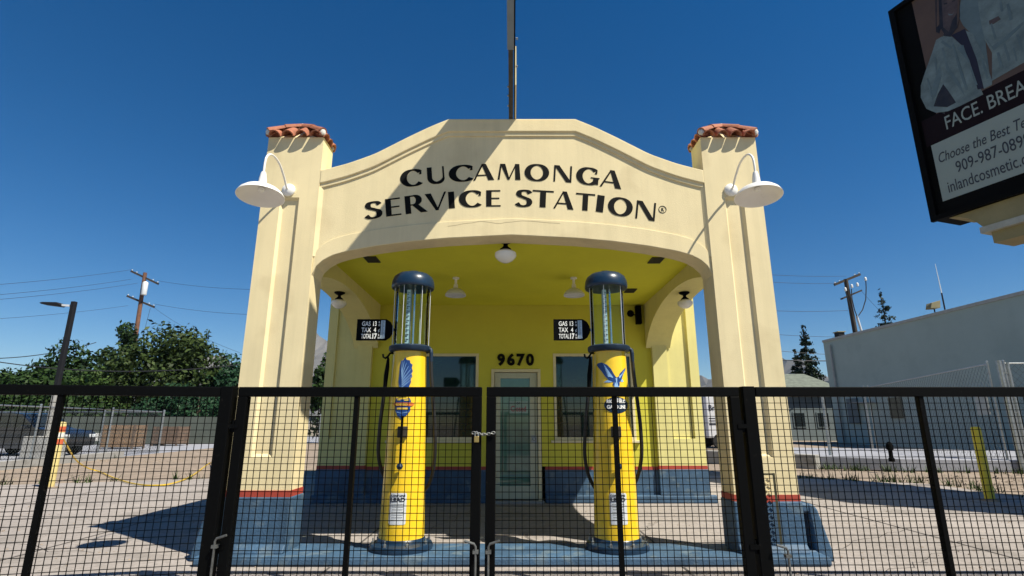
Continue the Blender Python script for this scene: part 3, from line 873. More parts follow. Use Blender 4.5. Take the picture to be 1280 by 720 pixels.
def make_pump(label, x, emblem):
    root = thing('gas_pump', label, 'gas pump', (x, 5.86, ISL), 0, 'visible gas pumps on the blue island')
    MB().lathe([(.315,0),(.318,.03),(.305,.055),(.27,.065),(.245,.075),(.235,.10),(.226,.11)],48).build('base_ring',M['navy'],root,smooth=True)
    for k in range(8):
        bo = MB()
        a = 2*math.pi*(k+.5)/8
        bo.lathe([(.014,.055),(.014,.085),(.0,.09)],6,(.283*math.cos(a),.283*math.sin(a),0)).lathe([(.007,.08),(.007,.115),(0,.118)],6,(.283*math.cos(a),.283*math.sin(a),0))
        bo.build('anchor_bolt',M['steel'],root)
    MB().lathe([(col_r(z),z) for z in np.linspace(.085,1.985,24)],48).build('column',M['pumpyellow'],root,smooth=True)
    MB().lathe([(.18,1.965),(.22,1.972),(.229,1.99),(.229,2.022),(.214,2.034),(.19,2.04)],48).build('collar',M['navyworn'],root,smooth=True)
    MB().lathe([(.182,2.035),(.182,2.70),(.176,2.70),(.176,2.035)],40).build('glass_cylinder',M['glass'],root,smooth=True)
    MB().lathe([(.18,2.685),(.230,2.68),(.237,2.69),(.237,2.72),(.232,2.765),(.212,2.812),(.172,2.845),(.11,2.864),(.07,2.867),(.068,2.88),(.0,2.883)],48).build('dome',M['navy'],root,smooth=True)
    rd = MB()
    for k in range(6):
        a = 2*math.pi*(k+.2)/6
        rd.tube([(.196*math.cos(a),.196*math.sin(a),2.03),(.196*math.cos(a),.196*math.sin(a),2.70)],.0034,6)
    rd.build('tie_rods',M['galv_white'],root)
    # gauge inside the cylinder
    g = MB(); g.box(-.052,-.012,-.062,-.055,2.05,2.66); gauge = g.build('gauge_scale',M['scale'],root)
    tk = MB()
    for i in range(11):
        z = 2.08+i*.052
        tk.box(-.050,-.030,-.0655,-.0625,z,z+.006); tk.box(-.034,-.014,-.0655,-.0625,z+.02,z+.026)
        texts(tk,[(str(11-i),.032,-.040,z+.010,.8,.0004)],-.0645,.001)
    tk.build('marks',M['ink'],gauge)
    MB().tube([(.03,-.03,2.04),(.03,-.03,2.68)],.012,12).build('overflow_tube',M['chrome'],root,smooth=True)
    MB().tube([(-.03,.03,2.04),(-.03,.03,2.68)],.02,12).build('fill_tube',M['steel'],root,smooth=True)
    # hose: elbow on the right, loop behind the column, nozzle on a hook at the left
    MB().tube([(.15,-.03,2.0),(.215,-.05,2.0),(.235,-.055,1.985),(.24,-.056,1.95),(.24,-.056,1.86)],[.022,.022,.022,.022,.02],10).build('hose_elbow',M['navyworn'],root,smooth=True)
    hp = [(.24,-.056,1.87),(.25,-.05,1.7),(.275,-.03,1.45),(.30,.0,1.15),(.30,.05,.85),(.24,.15,.60),(.10,.24,.47),(-.08,.25,.46),(-.22,.17,.62),(-.29,.06,.86),(-.285,0,1.15),(-.255,-.04,1.45),(-.24,-.06,1.60)]
    hp = [Vector(p_) for p_ in hp]; sm=[]
    for i in range(len(hp)-1):
        p0=hp[max(i-1,0)];p1=hp[i];p2=hp[i+1];p3=hp[min(i+2,len(hp)-1)]
        for k in range(6):
            t=k/6; sm.append(.5*(2*p1+(p2-p0)*t+(2*p0-5*p1+4*p2-p3)*t*t+(3*p1-p0-3*p2+p3)*t**3))
    sm.append(hp[-1])
    MB().tube(sm,.0195,10).build('hose',M['rubber'],root,smooth=True)
    MB().tube([(-.24,-.06,1.58),(-.232,-.07,1.72),(-.222,-.075,1.80),(-.218,-.08,1.885),(-.225,-.09,1.91)],[.02,.024,.022,.014,.012],10).build('nozzle',M['black'],root,smooth=True)
    MB().tube([(-.165,-.04,1.955),(-.205,-.06,1.95),(-.225,-.07,1.915),(-.25,-.075,1.895),(-.272,-.075,1.91),(-.278,-.075,1.94)],.011,8).build('hook',M['black'],root,smooth=True)
    # lever
    z = 1.13; r = col_r(z)
    lv = MB().box(-.05,.05,-r-.03,-r+.03,z-.055,z+.055).build('lever_bracket',M['rustbrown'],root,bevel=.008)
    MB().bar((0,-r-.045,z+.16),(0,-r-.06,z-.30),.022,.014).build('lever',M['black'],root,bevel=.003)
    MB().lathe([(0,-.035),(.022,-.028),(.034,0),(.022,.028),(0,.035)],16,(0,-r-.065,z-.33)).build('lever_knob',M['navy'],root,smooth=True)
    # lead notice
    nb = MB(); w2,h2,rr=.085,.145,.015
    poly=[]
    for cxx,czz,a0 in ((w2-rr,h2-rr,0),(-w2+rr,h2-rr,90),(-w2+rr,-h2+rr,180),(w2-rr,-h2+rr,270)):
        for k in range(4): poly.append((cxx+rr*math.cos(R_(a0+k*30)),czz+rr*math.sin(R_(a0+k*30))))
    patch(nb,[(a_-.012,b_) for a_,b_ in poly],.40,.003)
    note = nb.build('notice_plate',M['palepaper'],root)
    tb = MB(); wr_=wrapper(.40,.005)
    texts(tb,[('CONTAINS',.026,-.012,.112,1.1,.0004),('LEAD',.052,-.012,.066,1.15,.0018)],0,.0008,wrap=wr_)
    for i in range(7):
        zc = .040-i*.024; hw=.062-.004*((i*7)%3)
        for sgi in range(9):
            xa_=-.012-hw+sgi*2*hw/9
            patch(tb,[(xa_,zc-.0022),(xa_+2*hw/9*.80,zc-.0022),(xa_+2*hw/9*.80,zc+.0022),(xa_,zc+.0022)],.40,.005)
    tb.build('print',M['ink'],note,fix=False)
    # price board
    pb_ = MB()
    X0,X1,Z0,Z1 = -.60,-.275,2.10,2.335
    pb_.box(X0,X1,-.012,.012,Z0,Z1); board = None
    pb_.add([(X1,-.010,Z0+.0),(X1,-.010,Z1),(X1+.045,-.010,Z1-.03),(X1+.075,-.010,(Z0+Z1)/2+.03),(X1+.075,-.010,(Z0+Z1)/2-.03),(X1+.045,-.010,Z0+.03),
             (X1,.010,Z0+.0),(X1,.010,Z1),(X1+.045,.010,Z1-.03),(X1+.075,.010,(Z0+Z1)/2+.03),(X1+.075,.010,(Z0+Z1)/2-.03),(X1+.045,.010,Z0+.03)],
            [(0,1,2,3,4,5),(11,10,9,8,7,6)]+[(i,6+i,6+(i+1)%6,(i+1)%6) for i in range(6)])
    board = pb_.build('price_board',M['black'],root)
    tb = MB(); th_=.072; yb_=-.0135
    xl = X0+.055
    texts(tb,[('GAS',th_,xl,Z1-.075,.72,.001,0,'LEFT'),('13',th_,xl+.115,Z1-.075,.72,.001,0,'LEFT'),('8',.03,xl+.185,Z1-.045,.9,.0005,0,'LEFT'),('10',.03,xl+.18,Z1-.078,.8,.0005,0,'LEFT'),
              ('TAX',th_,xl,Z1-.145,.72,.001,0,'LEFT'),('4',th_,xl+.135,Z1-.145,.72,.001,0,'LEFT'),('\u00a2',.05,xl+.182,Z1-.14,.8,.0005,0,'LEFT'),
              ('TOTAL',th_,xl,Z1-.215,.50,.001,0,'LEFT'),('17',th_*1.1,xl+.115,Z1-.216,.70,.003,0,'LEFT'),('8',.03,xl+.185,Z1-.185,.9,.0005,0,'LEFT'),('10',.03,xl+.18,Z1-.218,.8,.0005,0,'LEFT')],yb_,.001)
    tb.build('prices',M['signwhite'],board)
    st_ = MB().box(X1-.058,X1-.012,-.0155,-.0125,Z0+.02,Z1-.015).build('pale_strip',M['scale'],board)
    bk = MB()
    for i in range(14): bk.box(X1-.050,X1-.022 - .004*(i%3),-.0175,-.016,Z0+.03+i*.0135,Z0+.034+i*.0135)
    bk.build('small_print',M['ink'],board)
    MB().bar((X1+.07,0,(Z0+Z1)/2),(-.17,0,(Z0+Z1)/2),.012,.03).build('board_bracket',M['black'],root)
    # emblem
    def em_poly(pts, u0, v0, uc, sc=8.0):
        """outline measured on the photograph, laid on to the curved column"""
        out = []
        for a_, b_ in pts:
            u_, v_ = u0 + a_/sc, v0 + b_/sc
            q_ = P(u_, v_, 5.69); c_ = P(uc, v_, 5.69)
            zz = q_.z - ISL; r_ = col_r(zz); X_ = max(-.96*r_, min(.96*r_, (q_.x - c_.x)*1.03))
            out.append((r_*math.asin(X_/r_), zz))
        return out
    def feather(mb, a, b, wdt, lift, args):
        dx, dz = b[0]-a[0], b[1]-a[1]; l = math.hypot(dx, dz); nx, nz = -dz/l*wdt, dx/l*wdt
        patch(mb, em_poly([(a[0]-nx,a[1]-nz),(b[0]-nx*.3,b[1]-nz*.3),(b[0]+nx*.3,b[1]+nz*.3),(a[0]+nx,a[1]+nz)], *args), 0, lift)
    if emblem == 'wing':
        A_ = (490, 440, 509)
        e = MB(); patch(e, em_poly([(84,300),(88,220),(92,130),(100,88),(122,82),(140,52),(155,80),(185,84),(190,110),(212,128),(205,160),(217,190),(205,218),(216,245),(200,268),(206,300),(192,340),(186,395),(172,450),(105,450),(96,360)], *A_), 0, .003)
        em = e.build('wing_emblem', M['emblue'], root)
        f_ = MB()
        for i in range(8):
            t_ = i/7
            a_ = (112+8*t_, 205+150*t_); b_ = (112+98*min(1,t_*1.5), 92+ (max(0,t_-.2)*225))
            feather(f_, a_, b_, 4.2, .0055, A_)
        for i in range(5): feather(f_, (108+14*i, 440), (102+13*i, 330+8*i), 3.4, .0055, A_)
        f_.build('feathers', M['emlight'], em)
        e2 = MB(); patch(e2, em_poly([(66,490),(74,462),(110,474),(150,474),(202,462),(214,490),(211,590),(182,632),(132,672),(92,640),(70,590)], *A_), 0, .004); e2 = e2.build('shield_emblem', M['emblue'], root)
        e3 = MB(); patch(e3, em_poly([(60,505),(225,505),(245,522),(228,540),(60,540),(44,522)], *A_), 0, .0065); e3.build('banner', M['emorange'], e2)
        e4 = MB(); zz_ = P(506, 440+536/8, 5.69).z - ISL
        texts(e4, [('RICHFIELD', .030, -.032, 0, .92, .0008)], 0, .0006, wrap=wrapper(zz_, .0085))
        for pl_ in ([(84,470),(115,474),(115,486),(84,484)],[(150,478),(196,472),(196,488),(150,488)],[(84,556),(130,556),(130,574),(84,574)],[(140,556),(188,556),(188,574),(140,574)]): patch(e4, em_poly(pl_, *A_), 0, .0065)
        e4.build('lettering', M['emyellow'], e2)
        e5 = MB(); feather(e5, (84,600), (132,612), 3, .0066, A_); feather(e5, (196,600), (132,612), 3, .0066, A_); e5.build('chevron', M['emlight'], e2)
    else:
        A_ = (735, 440, 764)
        e = MB()
        patch(e, em_poly([(92,122),(105,107),(135,103),(180,128),(214,168),(240,222),(262,256),(284,248),(300,214),(334,180),(368,148),(362,178),(345,205),(330,235),(318,268),(300,298),(262,310),(225,300),(188,282),(157,243),(130,192),(102,148)], *A_), 0, .003)
        em = e.build('bird_emblem', M['emblue'], root)
        f_ = MB()
        for i in range(7):
            t_ = i/6
            feather(f_, (228-6*i, 250-2*i+8), (150+10*i-50*t_*.6, 118+22*i), 4.2, .0055, A_)
        for i in range(4): feather(f_, (292, 262-6*i), (352-8*i, 172+16*i), 4.0, .0055, A_)
        patch(f_, em_poly([(138,304),(175,282),(225,284),(228,300),(190,306)], *A_), 0, .0025)
        patch(f_, em_poly([(298,276),(322,272),(338,292),(312,302)], *A_), 0, .0025)
        patch(f_, em_poly([(236,300),(292,300),(286,350),(240,350)], *A_), 0, .0026)
        feather(f_, (262,262), (262,318), 9, .0056, A_)
        f_.build('feathers', M['emlight'], em)
        e5 = MB(); patch(e5, em_poly([(228,306),(246,306),(240,340),(226,334)], *A_), 0, .0045); patch(e5, em_poly([(272,306),(292,304),(292,336),(278,340)], *A_), 0, .0045); e5.build('talons', M['emblue'], em)
        e2 = MB(); patch(e2, em_poly([(254+118*math.cos(2*math.pi*k/26), 532+82*math.sin(2*math.pi*k/26)) for k in range(26)], *A_), 0, .003); e2 = e2.build('round_emblem', M['navy'], root)
        e4 = MB(); z1_ = P(764, 440+512/8, 5.69).z - ISL; z2_ = P(764, 440+566/8, 5.69).z - ISL
        texts(e4, [('RICHFIELD', .050, .024, 0, .88, .002)], 0, .0006, wrap=wrapper(z1_, .0055)); texts(e4, [('GASOLINE', .050, .024, 0, .88, .002)], 0, .0006, wrap=wrapper(z2_, .0055))
        patch(e4, em_poly([(205,466),(300,466),(300,473),(205,473)], *A_), 0, .0055)
        e4.build('lettering', M['signwhite'], e2)
    return root
make_pump('yellow visible gas pump with a raised blue wing and shield emblem on its column', -1.115, 'wing')
make_pump('yellow visible gas pump with a spread blue bird and round emblem on its column', 1.06, 'bird')

# ================================================================== FRONT FENCE
YN = 4.67
CELL = .0545
def zlev(v, Y=YN): return P(640, v, Y).z
ZT, ZB, FT = zlev(484), .045, .080
def mesh_panel(mb, x0, x1, z0, z1):
    nx = max(2, round((x1-x0)/CELL)); nz = max(2, round((z1-z0)/CELL))
    for i in range(1,nx):
        x = x0+(x1-x0)*i/nx; e1,e2=random.uniform(-.003,.003),random.uniform(-.003,.003); mb.bar((x+e1,random.uniform(-.002,.002),z0-.01),(x+e2,random.uniform(-.002,.002),z1+.01),.0050,.0050)
    for j in range(1,nz):
        z = z0+(z1-z0)*j/nz; e1,e2=random.uniform(-.003,.003),random.uniform(-.003,.003); mb.bar((x0-.01,-.0045,z+e1),(x1+.01,-.0045,z+e2),.0050,.0050,up=(0,1,0))
def fence_leaf(name, label, cat, xa, xb, mids, stiles=(1,1), loc=(0,YN,0), rz=0, rod=None, zt=ZT, group=None, hinges=None):
    """a framed mesh leaf; local x runs from the root along the leaf"""
    root = thing(name, label, cat, loc, rz, group)
    f = MB()
    f.box(xa,xb,-FT/2,FT/2,zt-FT,zt)
    f.box(xa,xb,-FT/2,FT/2,ZB,ZB+FT*.7)
    if stiles[0]: f.box(xa,xa+FT,-FT/2+.0005,FT/2-.0005,ZB+FT*.7,zt-FT)
    if stiles[1]: f.box(xb-FT,xb,-FT/2+.0005,FT/2-.0005,ZB+FT*.7,zt-FT)
    f.build('frame',M['black'],root,bevel=.006)
    for m_ in mids: MB().box(m_-.019,m_+.019,-.03,.018,ZB+.06,zt-FT).build('mullion',M['black'],root)
    mp = MB(); mesh_panel(mp, xa+(FT if stiles[0] else 0), xb-(FT if stiles[1] else 0), ZB+FT*.7, zt-FT)
    mp.build('wire_mesh',M['black'],root,fix=False)
    for hx_, zz in (hinges or []):
        MB().tube([(hx_,-.012,zz-.05),(hx_,-.012,zz+.05)],.022,10).box(hx_-.05,hx_+.05,-FT/2-.006,-FT/2-.001,zz-.018,zz+.018).build('hinge',M['black'],root,smooth=True)
    for (rx,sg,z1) in (rod or []):
        d = MB(); d.tube([(rx,-.075,.01),(rx,-.075,z1),(rx+sg*.012,-.078,z1+.02),(rx+sg*.09,-.085,z1+.045)],.0095,8)
        dr_ = d.build('drop_rod',M['darksteel'],root,smooth=True)
        for zz in (z1-.04,.12): MB().box(rx-.022,rx+.022,-.085,-FT/2-.001,zz-.012,zz+.012).build('rod_guide',M['darksteel'],dr_)
    return root
def XatF(u,v,Y=YN): return P(u,v,Y).x
gLa, gLb = XatF(301,487), XatF(602.5,487)
gRa, gRb = XatF(608.5,487), XatF(921,487)
pl, pr = XatF(287,487), XatF(933,487)
gl = fence_leaf('gate_leaf','black wire mesh gate leaf standing in front of the winged gas pump','gate',gLa,gLb,[XatF(447,495)],rod=[(gLb-.03,-1,.36),(gLa-.02,1,.40)],hinges=[(gLa-.015,.35),(gLa-.015,1.28)],group='gate leaves of the front fence')
gr = fence_leaf('gate_leaf','black wire mesh gate leaf standing in front of the bird emblem gas pump','gate',gRa,gRb,[XatF(767.5,495)],rod=[(gRa+.03,1,.36)],hinges=[(gRb+.012,.35),(gRb+.012,1.28)],group='gate leaves of the front fence')
def fpost(x, label):
    o = MB(); o.box(-.052,.052,-.052,.052,0,ZT+.005)
    o = o.build('fence_post',M['black'],None,bevel=.006); o.location=(x,YN+.005,0)
    return tag(o,label,'fence post','fence posts beside the gate')
fpost(pl,'thick black fence post at the hinge side of the left gate leaf')
fpost(pr+.0,'thick black fence post between the right gate leaf and the right fence panel')
fence_leaf('mesh_fence','black wire mesh fence run right of the gate, before the plain bright bollard','fence',0.0,4.9,[XatF(1148,495)-pr-.06],stiles=(0,1),loc=(pr+.06,YN,0),rod=[(.10,-1,.33)],group='fixed panels of the front fence')
# left panel swings slightly nearer at its far end
LA = R_(12.0)
lx, ly = pl-.058, YN
mp_ = XatF(67,495,YN-.33)
fence_leaf('mesh_fence','black wire mesh fence run left of the gate, before the parked car','fence',-4.6,0.0,[-(abs(mp_-lx)/math.cos(LA))],stiles=(1,0),loc=(lx,ly,0),rz=LA,group='fixed panels of the front fence')
# chain and padlock
ck = thing('padlock','small brass and steel padlock on a short chain joining the two gate leaves','padlock',((gLb+gRa)/2,YN-.06,zlev(541)))
cb = MB(); wdt=(gRa-gLb)/2+.06
for i in range(9):
    x=-wdt+i*2*wdt/8; a_=Matrix.Rotation(0 if i%2 else R_(90),3,'X')
    ringp=[Vector((x,0,-.012*math.sin(math.pi*i/8)))+a_@Vector((.017*math.cos(t_),.010*math.sin(t_),0)) for t_ in np.linspace(0,2*math.pi,11)]
    cb.tube(ringp,.0045,6,False)
cb.build('chain',M['darksteel'],ck,smooth=True)
MB().box(-.075,-.035,-.035,-.012,-.075,-.025).build('lock_body',mat('brass',(.45,.33,.12),.35,metal=.8),ck,bevel=.005)
MB().tube([(-.068,-.022,-.03),(-.068,-.022,0),(-.055,-.022,.012),(-.042,-.022,0),(-.042,-.022,-.03)],.005,8).build('shackle',M['steel'],ck,smooth=True)

# small sign in the door glass
p = P(648,508,YB+.03)
cs = thing('closed_sign','small pale closed sign hanging in the upper door glass','sign',(p.x,YB+.030,p.z-.02))
MB().box(-.17,.17,0,.004,-.10,.11).build('board',mat('pale_green_card',(.30,.42,.36),.5),cs)
texts(MB(),[('or',.075,0,.055,1,.0006)],-.001,.001).build('small_word',M['ink'],cs)
texts(MB(),[('Closed',.135,0,-.065,.72,.003)],-.001,.001).build('big_word',mat('dull_red_print',(.33,.10,.10),.5),cs)

# ================================================================== BILLBOARD
YBB = 12.0
c0 = P(1168,277,YBB)
hdir = Vector((.33,-.944,0)).normalized()
brz = math.atan2(hdir.y,hdir.x)
BBL, BH = 7.6, P(1117,15,YBB).z - c0.z
root_xy = c0 + hdir*(BBL/2)
BB = thing('billboard','tall dark framed medical billboard on a tan base with a phone number','billboard',(root_xy.x,root_xy.y,0),brz)
nrm = Vector((-hdir.y,hdir.x,0))     # local +y
def L(u,v,off=0.0):
    """pixel to local (x,z) on the face plane, off metres in front of it"""
    r = ray(u,v); o = Vector((0,0,EYE)); pp = c0 - nrm*off
    t = (pp-o).dot(nrm)/r.dot(nrm); q_ = o+r*t - Vector((root_xy.x,root_xy.y,0))
    return (q_.dot(hdir), q_.z)
xl_ = -BBL/2; zb_=c0.z
MB().box(xl_,-xl_,.0,.9,zb_,zb_+BH).build('cabinet',M['signframe'],BB,bevel=.03)
fr = MB()
for (a,b,c,d) in ((xl_-.02,xl_+.12,zb_-.02,zb_+BH),(-xl_-.12,-xl_+.02,zb_-.02,zb_+BH)): fr.box(a,b,-.10,-.001,c,d)
fr.box(xl_+.12,-xl_-.12,-.10,-.001,zb_-.02,zb_+.10); fr.box(xl_+.12,-xl_-.12,-.10,-.001,zb_+BH-.12,zb_+BH)
fr.build('frame',M['signframe'],BB)
def flat(name, pts, m, off, parent=BB, px=True):
    q_ = [L(u,v,off) for u,v in pts] if px else pts
    return MB().prism(q_, -off, -off+.002, 'y').build(name, m, parent)
xr_ = -xl_-.15
wx, wz = L(1179,252); wx2, wz2 = L(1162.5,183)
flat('lower_face',[(wx,wz),(xr_,wz),(xr_,wz2),(wx,wz2)],M['signface'],.012,px=False)
_, bz2 = L(1170,143)
flat('name_band',[(wx-.1,wz2+.002),(xr_,wz2+.002),(xr_,bz2),(wx-.1,bz2)],M['maroon'],.012,px=False)
pic = flat('picture',[(L(1146,30)[0],bz2+.002),(xr_,bz2+.002),(xr_,zb_+BH-.14),(L(1146,30)[0],zb_+BH-.14)],M['adbrown'],.012,px=False)
flat('print',[(1181,143),(1184,110),(1196,96),(1177,94),(1166,90),(1170,118),(1176,140)],M['adhair'],.014,pic)
coat=[(1151,107),(1155,94),(1165,66),(1170,50),(1180,44),(1190,46),(1206,60),(1216,80),(1224,107),(1229,118),(1199,133),(1185,139),(1170,141),(1158,136),(1151,122)]
flat('print',coat,M['adcoat'],.016,pic)
flat('print',[(1167,133),(1172,118),(1179,105),(1187,116),(1195,128),(1184,134)],M['adhair'],.018,pic)
flat('print',[(1166,107),(1175,80),(1177,95),(1170,120),(1165,126)],M['adcoat2'],.018,pic)
flat('print',[(1189,44),(1206,36),(1215,48),(1222,72),(1232,110),(1222,112),(1212,76),(1204,58)],M['adplum'],.019,pic)
flat('print',[(1207,38),(1216,42),(1228,66),(1240,100),(1240,106),(1230,111),(1221,74)],M['adcoat'],.020,pic)
flat('print',[(1170,40),(1169,0),(1174,-14),(1192,-16),(1199,-4),(1200,20),(1197,34),(1188,46),(1180,45)],M['adhair'],.020,pic)
flat('print',[(1177,0),(1183,-10),(1192,-10),(1197,0),(1196,16),(1190,26),(1186,40),(1179,34),(1178,14)],M['adskin'],.022,pic)
flat('print',[(1185,17),(1190,18),(1193,15),(1190,19),(1186,19)],M['adcoat2'],.024,pic)
flat('print',[(1180,4),(1184,3),(1184,5),(1180,6)],M['adhair'],.024,pic)
flat('print',[(1190,1),(1194,-1),(1194,1),(1190,3)],M['adhair'],.024,pic)
coat2=[(1201,0),(1206,-20),(1222,-26),(1234,-10),(1232,20),(1231,40),(1233,62),(1238,100),(1226,88),(1216,44),(1204,32),(1198,20)]
flat('print',coat2,M['adcoat2'],.017,pic)
coat3=[(1222,0),(1234,-30),(1300,-60),(1330,-20),(1330,40),(1280,78),(1240,101),(1240,66),(1231,50),(1225,22)]
flat('print',coat3,M['adcoat'],.0185,pic)
flat('print',[(1236,26),(1248,20),(1251,24),(1242,30),(1237,31)],M['adskin'],.0215,pic)
flat('print',[(1229,44),(1240,58),(1256,46),(1280,26),(1280,30),(1258,51),(1242,63)],M['adcoat2'],.0212,pic)
flat('print',[(1254,55),(1257,54),(1263,75),(1260,77)],M['adcoat2'],.0212,pic)
flat('print',[(1270,44),(1273,42),(1280,64),(1277,66)],M['adcoat2'],.0212,pic)
flat('print',[(1177,60),(1179,59),(1186,84),(1200,104),(1206,120),(1197,108),(1184,90)],M['adcoat2'],.0182,pic)
for pts in ([(1158,98),(1160,97),(1166,120),(1164,122)],[(1168,72),(1170,71),(1172,92),(1170,94)],[(1190,56),(1192,55),(1204,92),(1210,112),(1207,113),(1200,92)],[(1196,60),(1204,56),(1212,80),(1206,72)],
            [(1178,50),(1190,60),(1188,62),(1176,53)],[(1212,84),(1214,83),(1222,106),(1219,107)],[(1226,72),(1228,71),(1236,98),(1233,99)],[(1238,30),(1240,29),(1246,48),(1243,50)],[(1258,6),(1261,4),(1266,24),(1262,26)],[(1248,-8),(1251,-9),(1254,14),(1251,15)],[(1266,60),(1268,59),(1272,76),(1270,77)],[(1246,66),(1249,65),(1254,84),(1250,86)]):
    flat('print',pts,M['adcoat2'],.0225,pic)
for pts in ([(1171,-6),(1173,-8),(1174,30),(1171,34)],[(1197,-2),(1199,0),(1199,24),(1196,34)],[(1176,36),(1180,42),(1178,46),(1174,44)]):
    flat('print',pts,M['adbrown'],.0215,pic)
# printed words, set from their corners
def word(body, lo, hi, right, m, name, shear=0.0, off=.003):
    a = L(*lo); b = L(*hi); hgt = b[1]-a[1]
    me_ = text_bm(body, 1, off, .001, 1, shear, 'LEFT')
    xsn = [v.co.x for v in me_.vertices]; wd0 = max(xsn)-min(xsn)
    cap = .70
    s_ = hgt/cap
    wd = L(*right)[0]-a[0]
    sxx = wd/(wd0*s_) if right else 1
    vs_ = [(a[0]+(v.co.x-min(xsn))*s_*sxx, -.016-v.co.z, a[1]+v.co.y*s_) for v in me_.vertices]
    mb = MB().add(vs_, [tuple(pp.vertices) for pp in me_.polygons])
    bpy.data.meshes.remove(me_)
    return mb.build(name, m, BB, fix=False)
word('FACE. BREA',(1184,162),(1181,146),(1283,106),M['signface'],'name_lettering')
word('Choose the Best Te',(1175,204),(1173,192),(1281,146),M['ink'],'tagline_lettering',.25)
word('909-987-0899',(1197,216),(1195,202),(1286,164),M['ink'],'phone_lettering')
word('inlandcosmetic.c',(1187,241),(1185,227),(1281,189),M['ink'],'web_lettering')
# tan base and pole cover
bs = MB()
lf=[(xl_+.30,zb_-.021),(xl_+.50,zb_-.07),(xl_+.68,zb_-.17),(xl_+.82,zb_-.31),(xl_+.92,zb_-.46)]
bs.prism(lf+[(-a_,b_) for a_,b_ in lf[::-1]], .02, .90, 'y')
bs.build('base_moulding',M['signbase'],BB)
MB().box(xl_+.86,-xl_-.86,.0,.93,zb_-.60,zb_-.461).build('base_trim',M['coping'],BB)
MB().box(xl_+1.0,-xl_-1.0,.12,.80,zb_-.85,zb_-.601).build('base_soffit',M['signbase'],BB)
MB().box(-.65,.65,.14,.78,0,zb_-.851).build('pole',M['signbase'],BB,bevel=.03)

# ================================================================== LEFT SIDE
def bush_mesh(name, blobs, n, size, m, parent, seed=1, flatten=1.0, hollow=.55):
    r = np.random.default_rng(seed)
    vol = np.array([b[3]*b[4]*b[5] for b in blobs])**(2/3)
    pr_ = vol/vol.sum()
    idx = r.choice(len(blobs), n, p=pr_)
    B = np.array(blobs)[idx]
    d = r.normal(size=(n,3)); d /= np.linalg.norm(d,axis=1)[:,None]
    rad = hollow + (1.08-hollow)*r.random(n)**.6
    # lumps so that the outline is uneven
    lump = 1 + .16*np.sin(d[:,0]*7+B[:,0]*3)*np.sin(d[:,2]*6+B[:,1]) + .10*np.sin(d[:,1]*13+d[:,2]*11+B[:,2])
    pts = B[:,:3] + d*B[:,3:6]*(rad*lump)[:,None]
    nr = d + r.normal(scale=.75,size=(n,3)); nr /= np.linalg.norm(nr,axis=1)[:,None]
    a = np.cross(nr, r.normal(size=(n,3))); a /= np.linalg.norm(a,axis=1)[:,None]
    b = np.cross(nr,a)
    s = size*(.55+.9*r.random(n))[:,None]
    V = np.stack([pts-a*s*.5, pts+b*s*.28+nr*s*.06, pts+a*s*.6, pts-b*s*.28+nr*s*.06],1).reshape(-1,3)
    V[:,2] = np.maximum(V[:,2], .02)
    me = bpy.data.meshes.new(name)
    me.vertices.add(4*n); me.vertices.foreach_set('co', V.ravel())
    me.loops.add(4*n); me.loops.foreach_set('vertex_index', np.arange(4*n))
    me.polygons.add(n); me.polygons.foreach_set('loop_start', np.arange(n)*4)
    me.materials.append(m); me.update(calc_edges=True); me.validate()
    o = bpy.data.objects.new(name, me); COL.objects.link(o); o.parent = parent
    return o
def trunk(parent, h, r, limbs, seed=1):
    rr = random.Random(seed); mb = MB()
    pts = [(0,0,0),(rr.uniform(-.1,.1),0,h*.3),(rr.uniform(-.2,.2),rr.uniform(-.1,.1),h*.65),(rr.uniform(-.3,.3),0,h)]
    mb.tube(pts,[r*1.25,r,r*.7,r*.3],8)
    for l_ in limbs:
        z0 = h*rr.uniform(.3,.6); p0 = Vector((0,0,z0)); p3 = Vector(l_)
        mid = p0.lerp(p3,.5)+Vector((0,0,-.15*abs(p3.x)))
        mb.tube([p0,mid,p3],[r*.55,r*.35,r*.12],6)
    mb.build('trunk',M['bark'],parent,smooth=True)
